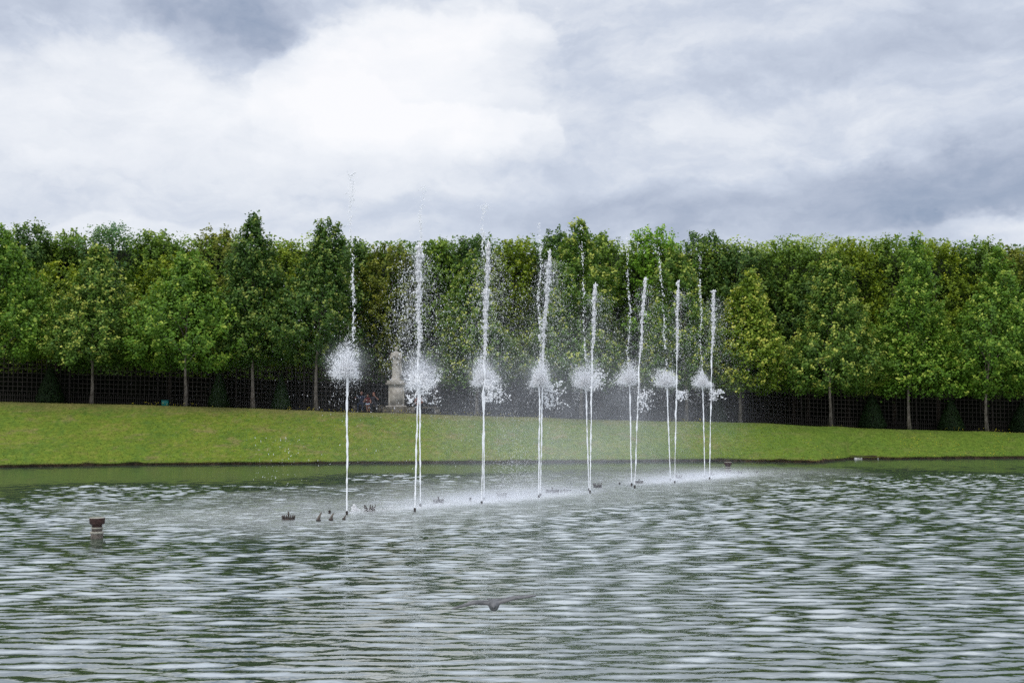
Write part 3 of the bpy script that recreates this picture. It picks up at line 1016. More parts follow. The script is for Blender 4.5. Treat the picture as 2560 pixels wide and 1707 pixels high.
m_conc = mottled('grey_concrete', (0.22, 0.22, 0.22), (0.42, 0.42, 0.42), 3, 0.85, 0.3)
m_rust = mottled('rusty_iron', (0.026, 0.014, 0.012), (0.055, 0.028, 0.024), 12, 0.8, 0.5)
a, bq = G(2131, 1147), G(2183, 1146)
o = tag(empty('outlet_slab', (a + bq) / 2 - Vector((0, .45, 0))), 'pale concrete outlet slab set into the soil edge of the bank', 'concrete slab')
hw = (bq.x - a.x) / 2
mb = MB()
mb.box((-hw, -0.30, -0.3), (hw, 0.5, 0.10))
bo = mb.build('slab', m_conc, o)
bv = bo.modifiers.new('edge', 'BEVEL')
bv.width = 0.015
mb = MB()
mb.box((-hw - 0.05, 0.1, 0.103), (hw + 0.05, 0.9, 0.20))
mb.build('back_wall', m_soil, o)
mb = MB()
mb.box((-0.07, -0.315, 0.03), (0.07, -0.28, 0.075))
mb.build('spout', m_rust, o)

# ------------------------------------------------------------------ statue
m_stone = mottled('weathered_stone', (0.17, 0.155, 0.13), (0.40, 0.375, 0.335), 2.2, 0.9, 0.5, 0.2, 8, (0.30, 0.68))
m_stone_dark = mottled('mossy_stone', (0.045, 0.040, 0.030), (0.13, 0.115, 0.09), 4, 0.95, 0.6, 0.2)
SY = crest_y(P(990, 1000, 70).x) + 2.0
sp_ = P(990, 1036, SY)
SZ = ground_z(sp_.x) - 0.03
stat = tag(empty('statue', (sp_.x, SY, SZ)), 'weathered grey stone statue of a draped standing figure on a square pedestal', 'statue')
zpx = lambda y: P(990, y, SY).z - SZ
xpx = lambda x: P(x, 1000, SY).x - sp_.x


def block(name, l, rr, ya, yb, d, mat, bev=0.02):
    mb = MB()
    mb.box((xpx(l), -d, zpx(ya)), (xpx(rr), d, zpx(yb)))
    bo = mb.build(name, mat, stat)
    bv = bo.modifiers.new('edge', 'BEVEL')
    bv.width = bev
    bv.segments = 2
    return bo


block('foundation', 961, 1040, 1040, 1017.2, 0.95, m_stone_dark, 0.03)
block('pedestal_base', 967, 1018, 1017, 1014, 0.64, m_stone, 0.02)
block('pedestal_die', 973, 1012, 1013.8, 964.2, 0.48, m_stone, 0.015)
mb = MB()
mb.box((xpx(977), -0.505, zpx(1011)), (xpx(1008), -0.47, zpx(967)))
mb.build('panel', m_stone, stat)
block('frieze', 971, 1014, 964, 961.2, 0.55, m_stone, 0.015)
block('cornice', 966, 1018, 961, 958.2, 0.66, m_stone, 0.02)
block('plinth_step', 969, 1012, 958, 951.2, 0.52, m_stone, 0.02)
# figure: robe rings, torso, arms, head fused into one continuous body
mb = MB()
zb, zt = zpx(953), zpx(867)
FHt = zt - zb
cxs = xpx(991)
rings = [(0.00, .36, .30, -.02), (0.04, .37, .31, -.02), (.07, .31, .27, -.02), (.12, .29, .25, -.01), (.25, .27, .23, 0), (.40, .255, .22, 0), (.52, .25, .21, 0.0), (.60, .24, .19, -.01), (.66, .235, .18, -.02), (.72, .26, .19, -.03),
         (.78, .28, .19, -.03), (.82, .25, .17, -.03), (.85, .16, .13, -.03), (.87, .075, .08, -.03), (.90, .07, .075, -.03)]
vs, q = [], []
SG = 40
for i, (fz, rx, ry, ox) in enumerate(rings):
    for s in range(SG):
        th = 2 * math.pi * s / SG
        fold = 1 + (0.075 * math.sin(th * 7 + fz * 5) + 0.05 * math.sin(th * 12 - fz * 9)) * max(0, min(1, (0.66 - fz) * 4)) * (fz > 0.05)
        vs.append((cxs + ox + rx * fold * math.cos(th), ry * fold * math.sin(th), zb + fz * FHt))
for i in range(len(rings) - 1):
    for s in range(SG):
        q.append((i * SG + s, i * SG + (s + 1) % SG, (i + 1) * SG + (s + 1) % SG, (i + 1) * SG + s))
m0 = len(vs)
vs += [(cxs, 0, zb), (cxs - .03, 0, zb + .9 * FHt)]
t = []
for s in range(SG):
    t.append((m0, (s + 1) % SG, s))
    t.append((m0 + 1, m0 - SG + s, m0 - SG + (s + 1) % SG))
mb.add(vs, q, t)
h_ = lambda f: zb + f * FHt
mb.ball((cxs - .035, -.03, h_(.945)), (.105, .125, .14))
mb.ball((cxs - .02, .02, h_(.962)), (.125, .13, .11))           # hair
mb.ball((cxs - .06, -.145, h_(.935)), (.025, .03, .03), 6, 5)     # nose
for s in (-1, 1):
    sh = (cxs - .03 + s * .26, 0, h_(.80))
    elb = (cxs - .03 + s * .33, -.06, h_(.655))
    hand = (cxs - .03 + s * (.06 if s > 0 else .1), -.25, h_(.69 if s > 0 else .73))
    mb.limb((sh, .095), (elb, .085), (hand, .055))
    mb.ball(hand, (.06, .06, .065), 8, 6)
mb.limb(((cxs + .22, -.12, h_(.66)), .07), ((cxs + .28, -.05, h_(.45)), .06), ((cxs + .30, 0, h_(.2)), .05))   # falling mantle
mb.limb(((cxs - .20, -.12, h_(.56)), .05), ((cxs + .05, -.21, h_(.50)), .05), ((cxs + .24, -.10, h_(.58)), .05))
mb.build('figure', m_stone, stat, fuse=0.022)

# ------------------------------------------------------------------ stone benches and the people on them
def bench(px0, px1, lab):
    Yb = SY + 0.25
    x0, x1 = P(px0, 1000, Yb).x, P(px1, 1000, Yb).x
    z = ground_z((x0 + x1) / 2) - 0.03
    o = tag(empty('stone_bench', ((x0 + x1) / 2, Yb, z)), lab, 'bench', 'stone benches beside the statue')
    hw = (x1 - x0) / 2
    mb = MB()
    mb.box((-hw, -0.25, 0.38), (hw, 0.25, 0.47))
    bo = mb.build('seat', m_stone_dark, o)
    bv = bo.modifiers.new('edge', 'BEVEL')
    bv.width = 0.02
    for s in (-1, 1):
        mb = MB()
        mb.box((s * hw * 0.8 - 0.16, -0.2, 0), (s * hw * 0.8 + 0.16, 0.2, 0.379))
        mb.build('leg', m_stone_dark, o)
    return o


b1 = bench(880, 958, 'mossy stone bench left of the statue with three people on it')
b2 = bench(1042, 1100, 'mossy stone bench right of the statue behind the second jet')

m_skin, _, _ = material('skin', (0.24, 0.12, 0.085), 0.6)  # skin and clothes coloured darker for the shade the people sit in
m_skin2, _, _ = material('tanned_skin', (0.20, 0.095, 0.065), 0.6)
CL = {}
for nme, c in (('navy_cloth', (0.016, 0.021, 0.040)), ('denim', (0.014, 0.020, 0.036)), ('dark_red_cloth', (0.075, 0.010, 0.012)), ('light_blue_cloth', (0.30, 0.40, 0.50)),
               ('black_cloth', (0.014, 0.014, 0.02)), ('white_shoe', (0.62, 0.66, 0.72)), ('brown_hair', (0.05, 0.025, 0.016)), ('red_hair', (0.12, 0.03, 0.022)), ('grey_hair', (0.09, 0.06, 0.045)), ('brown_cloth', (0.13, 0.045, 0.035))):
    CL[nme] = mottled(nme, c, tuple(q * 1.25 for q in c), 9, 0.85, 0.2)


def seated(base, lab, s, head_turn, skin, shirt, legs, shoe, hair, arms, knees, feet, bare=False, long_hair=False, shorts=False):
    """A seated person: base on the ground under the seat front; faces the pool (-y). s scales the body."""
    o = tag(empty('person', base), lab, 'person')
    S = lambda p: tuple(q * s for q in p)
    seat = 0.47 / s
    hip = [(-.10, .08, seat + .09), (.10, .08, seat + .09)]
    chest = (0, .10, seat + .47)
    neck = (0, .08, seat + .61)
    head = (0.02 * head_turn, .05, seat + .74)
    shd = [(-.18, .10, seat + .53), (.18, .10, seat + .53)]
    body = MB()
    body.limb((S((0, .09, seat + .10)), .14 * s), (S((0, .11, seat + .28)), .125 * s), (S(chest), .14 * s), (S(neck), .055 * s), (S((0, .06, seat + .66)), .05 * s))
    body.ball(S(head), (.078 * s, .095 * s, .118 * s), 12, 9)
    fx, fy = math.sin(head_turn * 0.8), -math.cos(head_turn * 0.8)
    body.ball(S((head[0] + fx * .098, head[1] + fy * .098, head[2] - .015)), .017 * s, 6, 5)             # nose
    body.ball(S((head[0] + fx * .075, head[1] + fy * .075, head[2] - .06)), .035 * s, 6, 5)              # chin and mouth
    for e in (-1, 1):
        body.ball(S((head[0] - fy * e * .078, head[1] + fx * e * .078, head[2] - .005)), .022 * s, 6, 5)   # ears
    for i in (0, 1):
        e, w = arms[i]
        body.limb((S(shd[i]), .050 * s), (S(e), .041 * s), (S(w), .030 * s))
        hv = Vector(w) - Vector(e)
        hv.normalize()
        palm = Vector(w) + hv * .05
        body.limb((S(w), .028 * s), (S(palm), .034 * s))
        sd = hv.cross(Vector((0, 1, 0.3))).normalized()
        for fi, flen in enumerate((.060, .072, .068, .052)):
            st = palm + sd * ((fi - 1.5) * .019) + hv * .02
            mdl = st + hv * flen * .55
            body.limb((S(st), .0095 * s), (S(mdl), .009 * s), (S(mdl + hv * flen * .35 + Vector((0, 0, -.018))), .008 * s))
        st = palm - sd * .03
        body.limb((S(st), .011 * s), (S(st - sd * .03 + hv * .035), .010 * s))
        body.limb((S(hip[i]), .080 * s), (S(knees[i]), .056 * s), (S(feet[i]), .036 * s))
        body.limb((S(feet[i]), .036 * s), (S((feet[i][0], feet[i][1] - .13, feet[i][2] - .02)), .032 * s))
    body.build('body', skin, o, fuse=0.011)
    sh = MB()
    sh.limb((S((0, .09, seat + .09)), .160 * s), (S((0, .11, seat + .28)), .148 * s), (S((0, .10, seat + .46)), .155 * s), (S((0, .09, seat + .545)), .10 * s))
    for i in (0, 1):
        e, w = arms[i]
        c_ = tuple(shd[i][j] * .45 + e[j] * .55 for j in range(3))
        sh.limb((S((0, .10, seat + .5)), .11 * s), (S(shd[i]), .066 * s), (S(c_), .057 * s))
    sh.build('shirt', shirt, o, fuse=0.016)
    tr = MB()
    for i in (0, 1):
        end = feet[i]
        if shorts:
            end = knees[i]
        tr.limb((S((0, .08, seat + .08)), .145 * s), (S(hip[i]), .105 * s), (S(tuple(hip[i][j] * .15 + knees[i][j] * .85 for j in range(3)) if shorts else knees[i]), .075 * s))
        if not shorts:
            tr.limb((S(knees[i]), .073 * s), (S((end[0], end[1], end[2] + .06)), .055 * s))
    tr.build('shorts' if shorts else 'trousers', legs, o, fuse=0.016)
    for e in (-1, 1):
        ey = MB()
        ey.ball(S((head[0] + fx * .088 - fy * e * .034, head[1] + fy * .088 + fx * e * .034, head[2] + .012)), .013 * s, 6, 5)
        ey.build('eye', CL['black_cloth'], o)
    hr = MB()
    hr.ball(S((head[0] - fx * .02, head[1] - fy * .025, head[2] + .035)), (.09 * s, .10 * s, .10 * s), 12, 8)
    if long_hair:
        hr.limb((S((head[0], head[1] + .06, head[2])), .075 * s), (S((head[0] - .02, head[1] + .08, head[2] - .16)), .07 * s), (S((head[0] - .02, head[1] + .08, head[2] - .26)), .045 * s))
    hr.build('hair', hair, o, fuse=0.014)
    for i in (0, 1):
        m_ = MB()
        m_.limb((S((feet[i][0], feet[i][1] + .03, feet[i][2] - .02)), .046 * s), (S((feet[i][0], feet[i][1] - .14, feet[i][2] - .025)), .040 * s))
        m_.build('shoe', shoe, o, fuse=0.014)
    return o


def seat_at(pxx):
    Yb = SY + 0.18
    q = P(pxx, 1000, Yb)
    return (q.x, Yb, ground_z(q.x) - 0.03)


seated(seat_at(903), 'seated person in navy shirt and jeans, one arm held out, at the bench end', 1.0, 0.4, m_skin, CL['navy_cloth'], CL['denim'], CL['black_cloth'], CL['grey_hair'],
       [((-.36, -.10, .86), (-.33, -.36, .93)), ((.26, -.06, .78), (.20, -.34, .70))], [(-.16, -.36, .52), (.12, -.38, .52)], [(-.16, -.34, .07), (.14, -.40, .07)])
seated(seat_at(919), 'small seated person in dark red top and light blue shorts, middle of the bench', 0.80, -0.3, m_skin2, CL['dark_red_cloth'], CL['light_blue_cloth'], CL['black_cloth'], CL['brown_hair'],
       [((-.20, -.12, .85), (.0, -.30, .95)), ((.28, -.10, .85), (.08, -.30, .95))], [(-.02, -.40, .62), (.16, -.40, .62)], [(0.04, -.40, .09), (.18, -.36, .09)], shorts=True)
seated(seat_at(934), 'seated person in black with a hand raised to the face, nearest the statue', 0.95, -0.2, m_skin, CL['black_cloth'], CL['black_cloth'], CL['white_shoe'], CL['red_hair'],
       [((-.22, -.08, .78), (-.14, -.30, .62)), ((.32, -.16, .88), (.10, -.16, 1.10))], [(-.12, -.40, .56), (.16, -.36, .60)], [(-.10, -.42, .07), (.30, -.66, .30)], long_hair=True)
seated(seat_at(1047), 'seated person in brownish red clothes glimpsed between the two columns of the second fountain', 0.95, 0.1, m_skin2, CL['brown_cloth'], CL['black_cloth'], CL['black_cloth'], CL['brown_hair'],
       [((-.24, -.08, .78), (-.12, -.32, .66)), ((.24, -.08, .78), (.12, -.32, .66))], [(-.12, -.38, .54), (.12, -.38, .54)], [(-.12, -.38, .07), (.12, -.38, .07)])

# ------------------------------------------------------------------ ironwork standing in the water
m_iron = mottled('dark_iron', (0.022, 0.018, 0.016), (0.060, 0.045, 0.036), 20, 0.6, 0.4, 0.4)
m_bronze = mottled('weathered_bronze', (0.06, 0.05, 0.042), (0.14, 0.12, 0.10), 16, 0.6, 0.3, 0.4)
m_pale_iron = mottled('limed_iron', (0.18, 0.17, 0.14), (0.30, 0.29, 0.25), 14, 0.7, 0.3)


def spigot(x, y, lab):
    p = G(x, y)
    o = tag(empty('water_spigot', p), lab, 'spigot', 'wide topped iron spigots standing in the pool')
    mb = MB(); mb.lathe([(.138, -.4), (.138, .085), (.142, .10)], 24); mb.build('pipe', m_bronze, o, smooth=True)
    mb = MB(); mb.lathe([(.132, .103), (.155, .118), (.158, .145), (.135, .165)], 24); mb.build('lower_flange', m_pale_iron, o, smooth=True)
    mb = MB(); mb.lathe([(.118, .167), (.118, .222), (.112, .262)], 24); mb.build('collar', m_bronze, o, smooth=True)
    mb = MB(); mb.lathe([(.136, .225), (.138, .24), (.121, .258)], 24); mb.build('ring', m_pale_iron, o, smooth=True)
    mb = MB(); mb.lathe([(.112, .264), (.114, .312), (.150, .322), (.168, .345), (.174, .455), (.174, .462)], 24); mb.build('cup', m_rust, o, smooth=True)
    mb = MB(); mb.lathe([(.177, .465), (.179, .470), (.177, .476), (.10, .478)], 24); mb.build('rim', m_pale_iron, o, smooth=True)


spigot(242, 1345, 'rusty wide-topped iron spigot standing alone in open water near the camera at left')
spigot(1820, 1180, 'wide-topped iron spigot dim in the mist beyond the last jet')

PIPES = [(824, 1283, 8, 'single pipe nozzle without water left of the nearest jet'), (867, 1286, 9, 'pipe nozzle under the smooth jet nearest the camera'), (1037, 1278, 9, 'front pipe nozzle of the second pair of jets'),
         (1051, 1265, 6, 'rear pipe nozzle of the second pair of jets'), (1176, 1252, 9, 'single pipe nozzle without water left of the third pair of jets'), (1204, 1258, 6, 'front pipe nozzle of the third pair of jets'),
         (1210, 1249, 6, 'rear pipe nozzle of the third pair of jets'), (1347, 1243, 6, 'pipe nozzle under the fourth mushroom jet'), (1351, 1239, 6, 'pipe nozzle under the fourth tall plume'), (1472, 1226, 6, 'rear pipe nozzle of the fifth pair of jets'),
         (1475, 1232, 7, 'front pipe nozzle of the fifth pair of jets'), (1549, 1211, 6, 'single pipe nozzle without water left of the sixth pair of jets'), (1579, 1214, 7, 'rear pipe nozzle of the sixth pair of jets'),
         (1587, 1220, 8, 'front pipe nozzle of the sixth pair of jets'), (1676, 1201, 5, 'rear pipe nozzle of the seventh pair of jets'), (1687, 1207, 6, 'front pipe nozzle of the seventh pair of jets'),
         (1735, 1190, 4, 'small pipe nozzle in the mist left of the last pair of jets'), (1762, 1193, 5, 'rear pipe nozzle of the last pair of jets'), (1774, 1198, 6, 'front pipe nozzle of the last pair of jets'),
         (1847, 1183, 6, 'stubby pipe nozzle in the mist right of the far spigot'), (1853, 1184, 5, 'shorter stub beside the pipe nozzle right of the far spigot'), (1893, 1181, 3, 'tiny nozzle at the far right end of the row')]
pipe_proto = None
for x, y, hpx, lab in PIPES:
    p = G(x, y)
    h = hpx / FPX * p.y
    o = tag(empty('pipe_nozzle', p), lab, 'nozzle', 'single pipe nozzles of the fountain row')
    if pipe_proto is None:
        mb = MB(); mb.lathe([(.030, -.35), (.030, .55), (.026, .56)], 12); a_ = mb.mesh('pipe', m_iron, True)
        mb = MB(); mb.lathe([(.027, .563), (.036, .58), (.038, .70), (.032, .715)], 12); b_ = mb.mesh('collar', m_iron, True)
        mb = MB(); mb.lathe([(.026, .718), (.024, .97), (.019, 1.0)], 12); c_ = mb.mesh('tip', m_iron, True)
        pipe_proto = (('pipe', a_), ('collar', b_), ('tip', c_))
    for nm, me in pipe_proto:
        q = link(nm, me, o)
        q.scale = (1.15, 1.15, h)

CROWNS = [(924, 1277, 29, 15, 5, 'pale-based crown of five pointed nozzles right of the nearest jet'), (1255, 1243, 25, 12, 7, 'crown of slanted nozzles between the third and fourth jets'),
          (1494, 1218, 22, 11, 7, 'crown of slanted nozzles just right of the fifth jets'), (1697, 1196, 17, 9, 7, 'crown of slanted nozzles in the mist right of the seventh jets')]
for x, y, wp, hp, cnt, lab in CROWNS:
    p = G(x, y)
    s = p.y / FPX
    R, h = wp / 2 * s, hp * s
    o = tag(empty('crown_nozzle', p), lab, 'fountain nozzle', 'crowns of nozzles in the fountain row')
    mb = MB(); mb.tube([(0, 0, -.3), (0, 0, .015)], [R * .85, R * .85], 24); mb.tube([(0, 0, .016), (0, 0, .03)], [R * .98, R * .95], 24)
    mb.build('base_ring', m_bronze if cnt == 5 else m_iron, o)
    for i in range(cnt):
        a = 2 * math.pi * (i + 0.25) / cnt
        d = Vector((math.cos(a), math.sin(a), 0))
        mb = MB()
        mb.tube([d * R * .62 + Vector((0, 0, .031)), d * R * .78 + Vector((0, 0, h * .5)), d * R * .92 + Vector((0, 0, h * .62)), d * R * 1.0 + Vector((0, 0, h))], [.034, .030, .017, .014], 8)
        mb.build('nozzle', m_iron, o, smooth=True)

RINGS = [(721, 1298, 33, 19, 'nozzle ring with tall central stem, the leftmost fitting of the fountain row'), (1096, 1256, 27, 15, 'nozzle ring with central stem in the foam between the second and third jets'),
         (1381, 1231, 26, 13, 'nozzle ring with central stem right of the fourth jets'), (1598, 1207, 20, 10, 'nozzle ring with central stem right of the sixth jets'), (1778, 1188, 16, 8, 'nozzle ring with central stem behind the last jets')]
for x, y, wp, hp, lab in RINGS:
    p = G(x, y)
    s = p.y / FPX
    R, h = wp / 2 * s, hp * s
    o = tag(empty('nozzle_ring', p), lab, 'fountain nozzle', 'stemmed nozzle rings of the fountain row')
    mb = MB(); mb.lathe([(R * .9, -.3), (R * .92, 0.0), (R * 1.0, .012), (R * 1.0, .03), (R * .9, .034)], 28); mb.build('base_plate', m_iron, o)
    mb = MB(); mb.lathe([(.03, .034), (.024, h * .6), (.022, h)], 10); mb.build('stem', m_iron, o, smooth=True)
    nm_ = None
    for i in range(18):
        a = 2 * math.pi * i / 18
        if nm_ is None:
            mb = MB(); mb.tube([(0, 0, .034), (.008, 0, h * .3), (.02, 0, h * .52)], [.020, .017, .015], 7); nm_ = mb.mesh('nozzle', m_iron, True)
        q = link('nozzle', nm_, o, (math.cos(a) * R * .86, math.sin(a) * R * .86, 0))
        q.rotation_euler = (0, 0, a)

# row of little posts beside the third ring
for i, (x, y, hp, lab) in enumerate([(1366, 1231, 8, 'stout post left of the stemmed ring by the fourth jets'), (1395, 1231, 8, 'first post right of the stemmed ring by the fourth jets'), (1403, 1230, 7, 'second post right of the stemmed ring by the fourth jets'),
                                     (1411, 1229, 7, 'third post right of the stemmed ring by the fourth jets'), (1418, 1228, 5, 'fourth, shorter post right of the stemmed ring by the fourth jets'), (1426, 1227, 3, 'lowest post at the end of the row right of the stemmed ring')]):
    p = G(x, y)
    h = hp / FPX * p.y
    o = tag(empty('nozzle_post', p), lab, 'nozzle', 'row of small posts beside a stemmed ring')
    mb = MB(); mb.lathe([(.034, -.3), (.034, h * .7), (.030, h * .72)], 10); mb.build('post', m_iron, o, smooth=True)
    mb = MB(); mb.lathe([(.040, h * .73), (.040, h * .93), (.028, h)], 10); mb.build('cap', m_iron, o, smooth=True)

# three curved horns
for x, y, hp, wp, lab in [(799, 1302, 22, 13, 'tallest of three grey horn-shaped spouts left of the nearest jet'), (830, 1300, 18, 12, 'middle one of three grey horn-shaped spouts left of the nearest jet'), (862, 1299, 12, 9, 'shortest horn-shaped spout right at the nearest jet')]:
    p = G(x, y)
    s = p.y / FPX
    h, w = hp * s, wp * s
    o = tag(empty('horn_spout', p), lab, 'spout', 'three horn-shaped spouts')
    pts = [(-w * .25 + w * .62 * q ** 1.5, 0, .02 + (h - .02) * q) for q in np.linspace(0, 1, 9)]
    mb = MB(); mb.tube(pts, [w * .36 * (1 - q * .72) for q in np.linspace(0, 1, 9)], 12, flat=(1, .8)); mb.build('horn', m_bronze, o, smooth=True)
    mb = MB(); mb.lathe([(w * .42, -.3), (w * .45, .018), (w * .50, .02), (w * .5, .045), (w * .4, .05)], 16, (-w * .22, 0, 0)); mb.build('base', m_iron, o)

# ------------------------------------------------------------------ fountain water
m_jet = bpy.data.materials.new('white_water')
m_jet.use_nodes = True
k = N(m_jet.node_tree)
m_jet.node_tree.nodes.clear()
d_ = k.new('ShaderNodeBsdfPrincipled')
d_.inputs['Base Color'].default_value = (0.96, 0.97, 0.985, 1)
d_.inputs['Roughness'].default_value = 0.25
d_.inputs['Specular IOR Level'].default_value = 0.5
tr = k.new('ShaderNodeBsdfTranslucent')
tr.inputs[0].default_value = (0.97, 0.975, 0.985, 1)
mx = k.new('ShaderNodeMixShader')
mx.inputs[0].default_value = 0.6
k.put(mx.inputs[1], d_.outputs[0])
k.put(mx.inputs[2], tr.outputs[0])
out = k.new('ShaderNodeOutputMaterial')
k.put(out.inputs[0], mx.outputs[0])


def column(name, parent, p0, p1, r0, r1, rag, seed, loc):
    """Ragged rising column of water between two world points."""
    r = np.random.default_rng(seed)
    nS, sg = 140, 9
    q = np.linspace(0, 1, nS)
    p0, p1 = np.array(p0), np.array(p1)
    wx = 0.010 * rag * vnoise(q[:, None] * 16, 1, seed) * q
    wy = 0.010 * rag * vnoise(q[:, None] * 16, 1, seed + 1) * q
    c = p0 + (p1 - p0) * q[:, None] + np.stack([wx, wy, 0 * q], 1)
    rad = (r0 + (r1 - r0) * q) * (1 + 0.22 * rag * vnoise(q[:, None] * 60, 1, seed + 2) * np.clip(q * 4, 0.15, 1))
    th = np.linspace(0, 2 * math.pi, sg, endpoint=False)
    lump = 1 + 0.18 * rag * vnoise(np.stack([np.repeat(q * 55, sg), np.tile(np.cos(th) * 1.4, nS), np.tile(np.sin(th) * 1.4, nS)], 1), 1, seed + 3).reshape(nS, sg)
    rr = np.maximum(rad[:, None] * lump, 0.008)
    v = np.stack([c[:, :1] + rr * np.cos(th), c[:, 1:2] + rr * np.sin(th), np.repeat(c[:, 2:], sg, 1)], -1).reshape(-1, 3) - np.array(loc)
    idx = np.arange(nS * sg).reshape(nS, sg)
    nx = np.roll(idx, -1, 1)
    f = np.stack([idx[:-1], nx[:-1], nx[1:], idx[1:]], -1).reshape(-1, 4)
    return link(name, make_mesh(name, v, f, m_jet, True), parent)


def drop_part(name, parent, loc, c, rad, axis=None, st=None, stuff=True):
    v, f = drops(np.asarray(c) - np.array(loc), rad, axis, st, name in ('thrown_drops', 'falling_drops'))
    o = link(name, make_mesh(name, v, f, m_jet, True), parent)
    if stuff:
        o['kind'] = 'stuff'
    return o


ORD = ['nearest', 'second', 'third', 'fourth', 'fifth', 'sixth', 'seventh', 'farthest']
for i, (bx, by, mx_, mb_, mt, ml, mr, sx_, st_, sb) in enumerate(XJ):
    B = XB[i]
    Yj = B.y
    r = np.random.default_rng(500 + i)
    o = tag(empty('mushroom_jet', B), '%s mushroom-headed water jet%s' % (ORD[i], ', standing on its own at the left of the row' if i == 0 else ' of the row, white spray head on a smooth column'), 'water jet', 'mushroom-headed jets of the fountain row')
    hb, htp = P(mx_, mb_, Yj), P(mx_, mt, Yj)
    base = Vector((B.x, B.y, by and P(bx, by - 7, Yj).z))
    column('column', o, base, hb + Vector((0, 0, .15)), (.016 if i else .019), (.027 if i else .033), 0.8, 510 + i, B)
    # spray head: streaks fanning up and out from the top of the column
    Lw, Rw, Hh = (mx_ - ml) * .92 / FPX * Yj, (mr - mx_) * .92 / FPX * Yj, htp.z - hb.z
    m = 5200
    a = r.uniform(0, 2 * math.pi, m)
    polar = r.uniform(0, 1, m) ** 0.85 * (1.45 + .45 * r.uniform(0, 1, m) ** 2)
    w = np.where(np.cos(a) < 0, Lw, Rw) * (1 + 0.12 * np.sin(a * 3 + i))
    full = 1 / np.sqrt((np.sin(polar) / 1.0) ** 2 + (np.cos(polar) / (Hh / np.maximum(w, .1))) ** 2) * w
    full = full * (1 - 0.45 * np.clip(polar - 1.5, 0, 1)) * (1 + 0.30 * vnoise(np.stack([np.cos(a), np.sin(a), polar * .8], 1) * 1.7, 1, 580 + i)) * (1 + 0.12 * vnoise(np.stack([np.cos(a) * polar, np.sin(a) * polar], 1) * 3, 1, 540 + i))
    dist = full * (r.uniform(0, 1, m) ** 0.95) * np.where(r.uniform(0, 1, m) < 0.1, 1.15, 1.0)
    dirv = np.stack([np.cos(a) * np.sin(polar), np.sin(a) * np.sin(polar), np.cos(polar)], 1)
    c = np.array(hb) + dirv * dist[:, None]
    c[:, 2] -= 0.07 * (dist / np.maximum(full, .1)) ** 2 * np.sin(polar) * Hh * 0.6
    fall = dirv.copy()
    fall[:, 2] -= 0.5 * (dist / np.maximum(full, .1)) ** 2
    rad = r.uniform(.0045, .012, m) * (1.6 - 0.9 * dist / np.maximum(full, .1))
    core_n = 260
    ca = unit(np.abs(r.normal(0, 1, (core_n, 3))) * np.array([1, 1, .8]) * np.where(r.uniform(0, 1, (core_n, 3)) < .5, [-1, -1, 1], 1))
    cd = r.uniform(0, 1, core_n) ** .6 * .55
    cc = np.array(hb) + ca * np.array([(Lw + Rw) / 2, Rw, Hh * .9]) * cd[:, None]
    c, rad = np.vstack([c, cc]), np.append(rad, r.uniform(.03, .06, core_n) * (1.1 - cd))
    fall = np.vstack([fall, ca])
    m += core_n
    drop_part('spray_head', o, B, c, rad, fall + r.normal(0, .22, (m, 3)), r.uniform(1.5, 5.0, m))
    # skirt of falling drops below the head
    m = 600
    a = r.uniform(0, 2 * math.pi, m)
    q = np.sqrt(r.uniform(0, 1, m))
    c = np.array(hb) + np.stack([np.cos(a) * q * np.where(np.cos(a) < 0, Lw, Rw) * 1.05, np.sin(a) * q * Rw, -r.exponential(.22, m) + .12], 1)
    drop_part('falling_drops', o, B, c, r.uniform(.004, .011, m), np.tile([0.05, 0, 1.0], (m, 1)), r.uniform(1, 2.6, m))
    # old burst high above: loose clots of water
    zt_, zb_ = P(sx_, st_, Yj).z, P(sx_, sb, Yj).z
    xt = P(sx_, st_, Yj).x
    xb = P(mx_ if i else sx_ + 6, sb, Yj).x
    m = 460 if i in (1, 2) else (760 if i == 0 else 460)
    q = r.uniform(0, 1, m)
    if i < 3:
        q[:m // 4] = 1 - np.abs(r.normal(0, .09, m // 4))
    clot = 0.5 + 0.5 * vnoise(q[:, None] * 34, 1, 560 + i)
    keep = r.uniform(0, 1, m) < 0.25 + 0.75 * np.clip(clot, 0, 1)
    q = q[keep]
    m = len(q)
    z = zb_ + (zt_ - zb_) * q
    wob = .045 * vnoise(q[:, None] * 9, 1, 570 + i)
    top_loose = np.clip((q - .55) / .45, 0, 1) if i < 3 else 0.4 * np.clip((q - .8) / .2, 0, 1)
    sg_ = .034 + .050 * top_loose
    core = r.uniform(0, 1, m) < 0.6
    c = np.stack([xb + (xt - xb) * q + wob + r.normal(0, 1, m) * sg_ * np.where(core, .7, 2.2), Yj + r.normal(0, 1, m) * sg_ * 1.3, z + r.normal(0, .03, m)], 1)
    rad = np.where(core, r.uniform(.007, .023, m), r.uniform(.004, .009, m)) * (1 - 0.15 * top_loose)
    drop_part('high_burst', o, B, c, rad, np.tile([0.1, 0, 1.0], (m, 1)) + r.normal(0, .35, (m, 3)), r.uniform(1.0, 2.8, m))

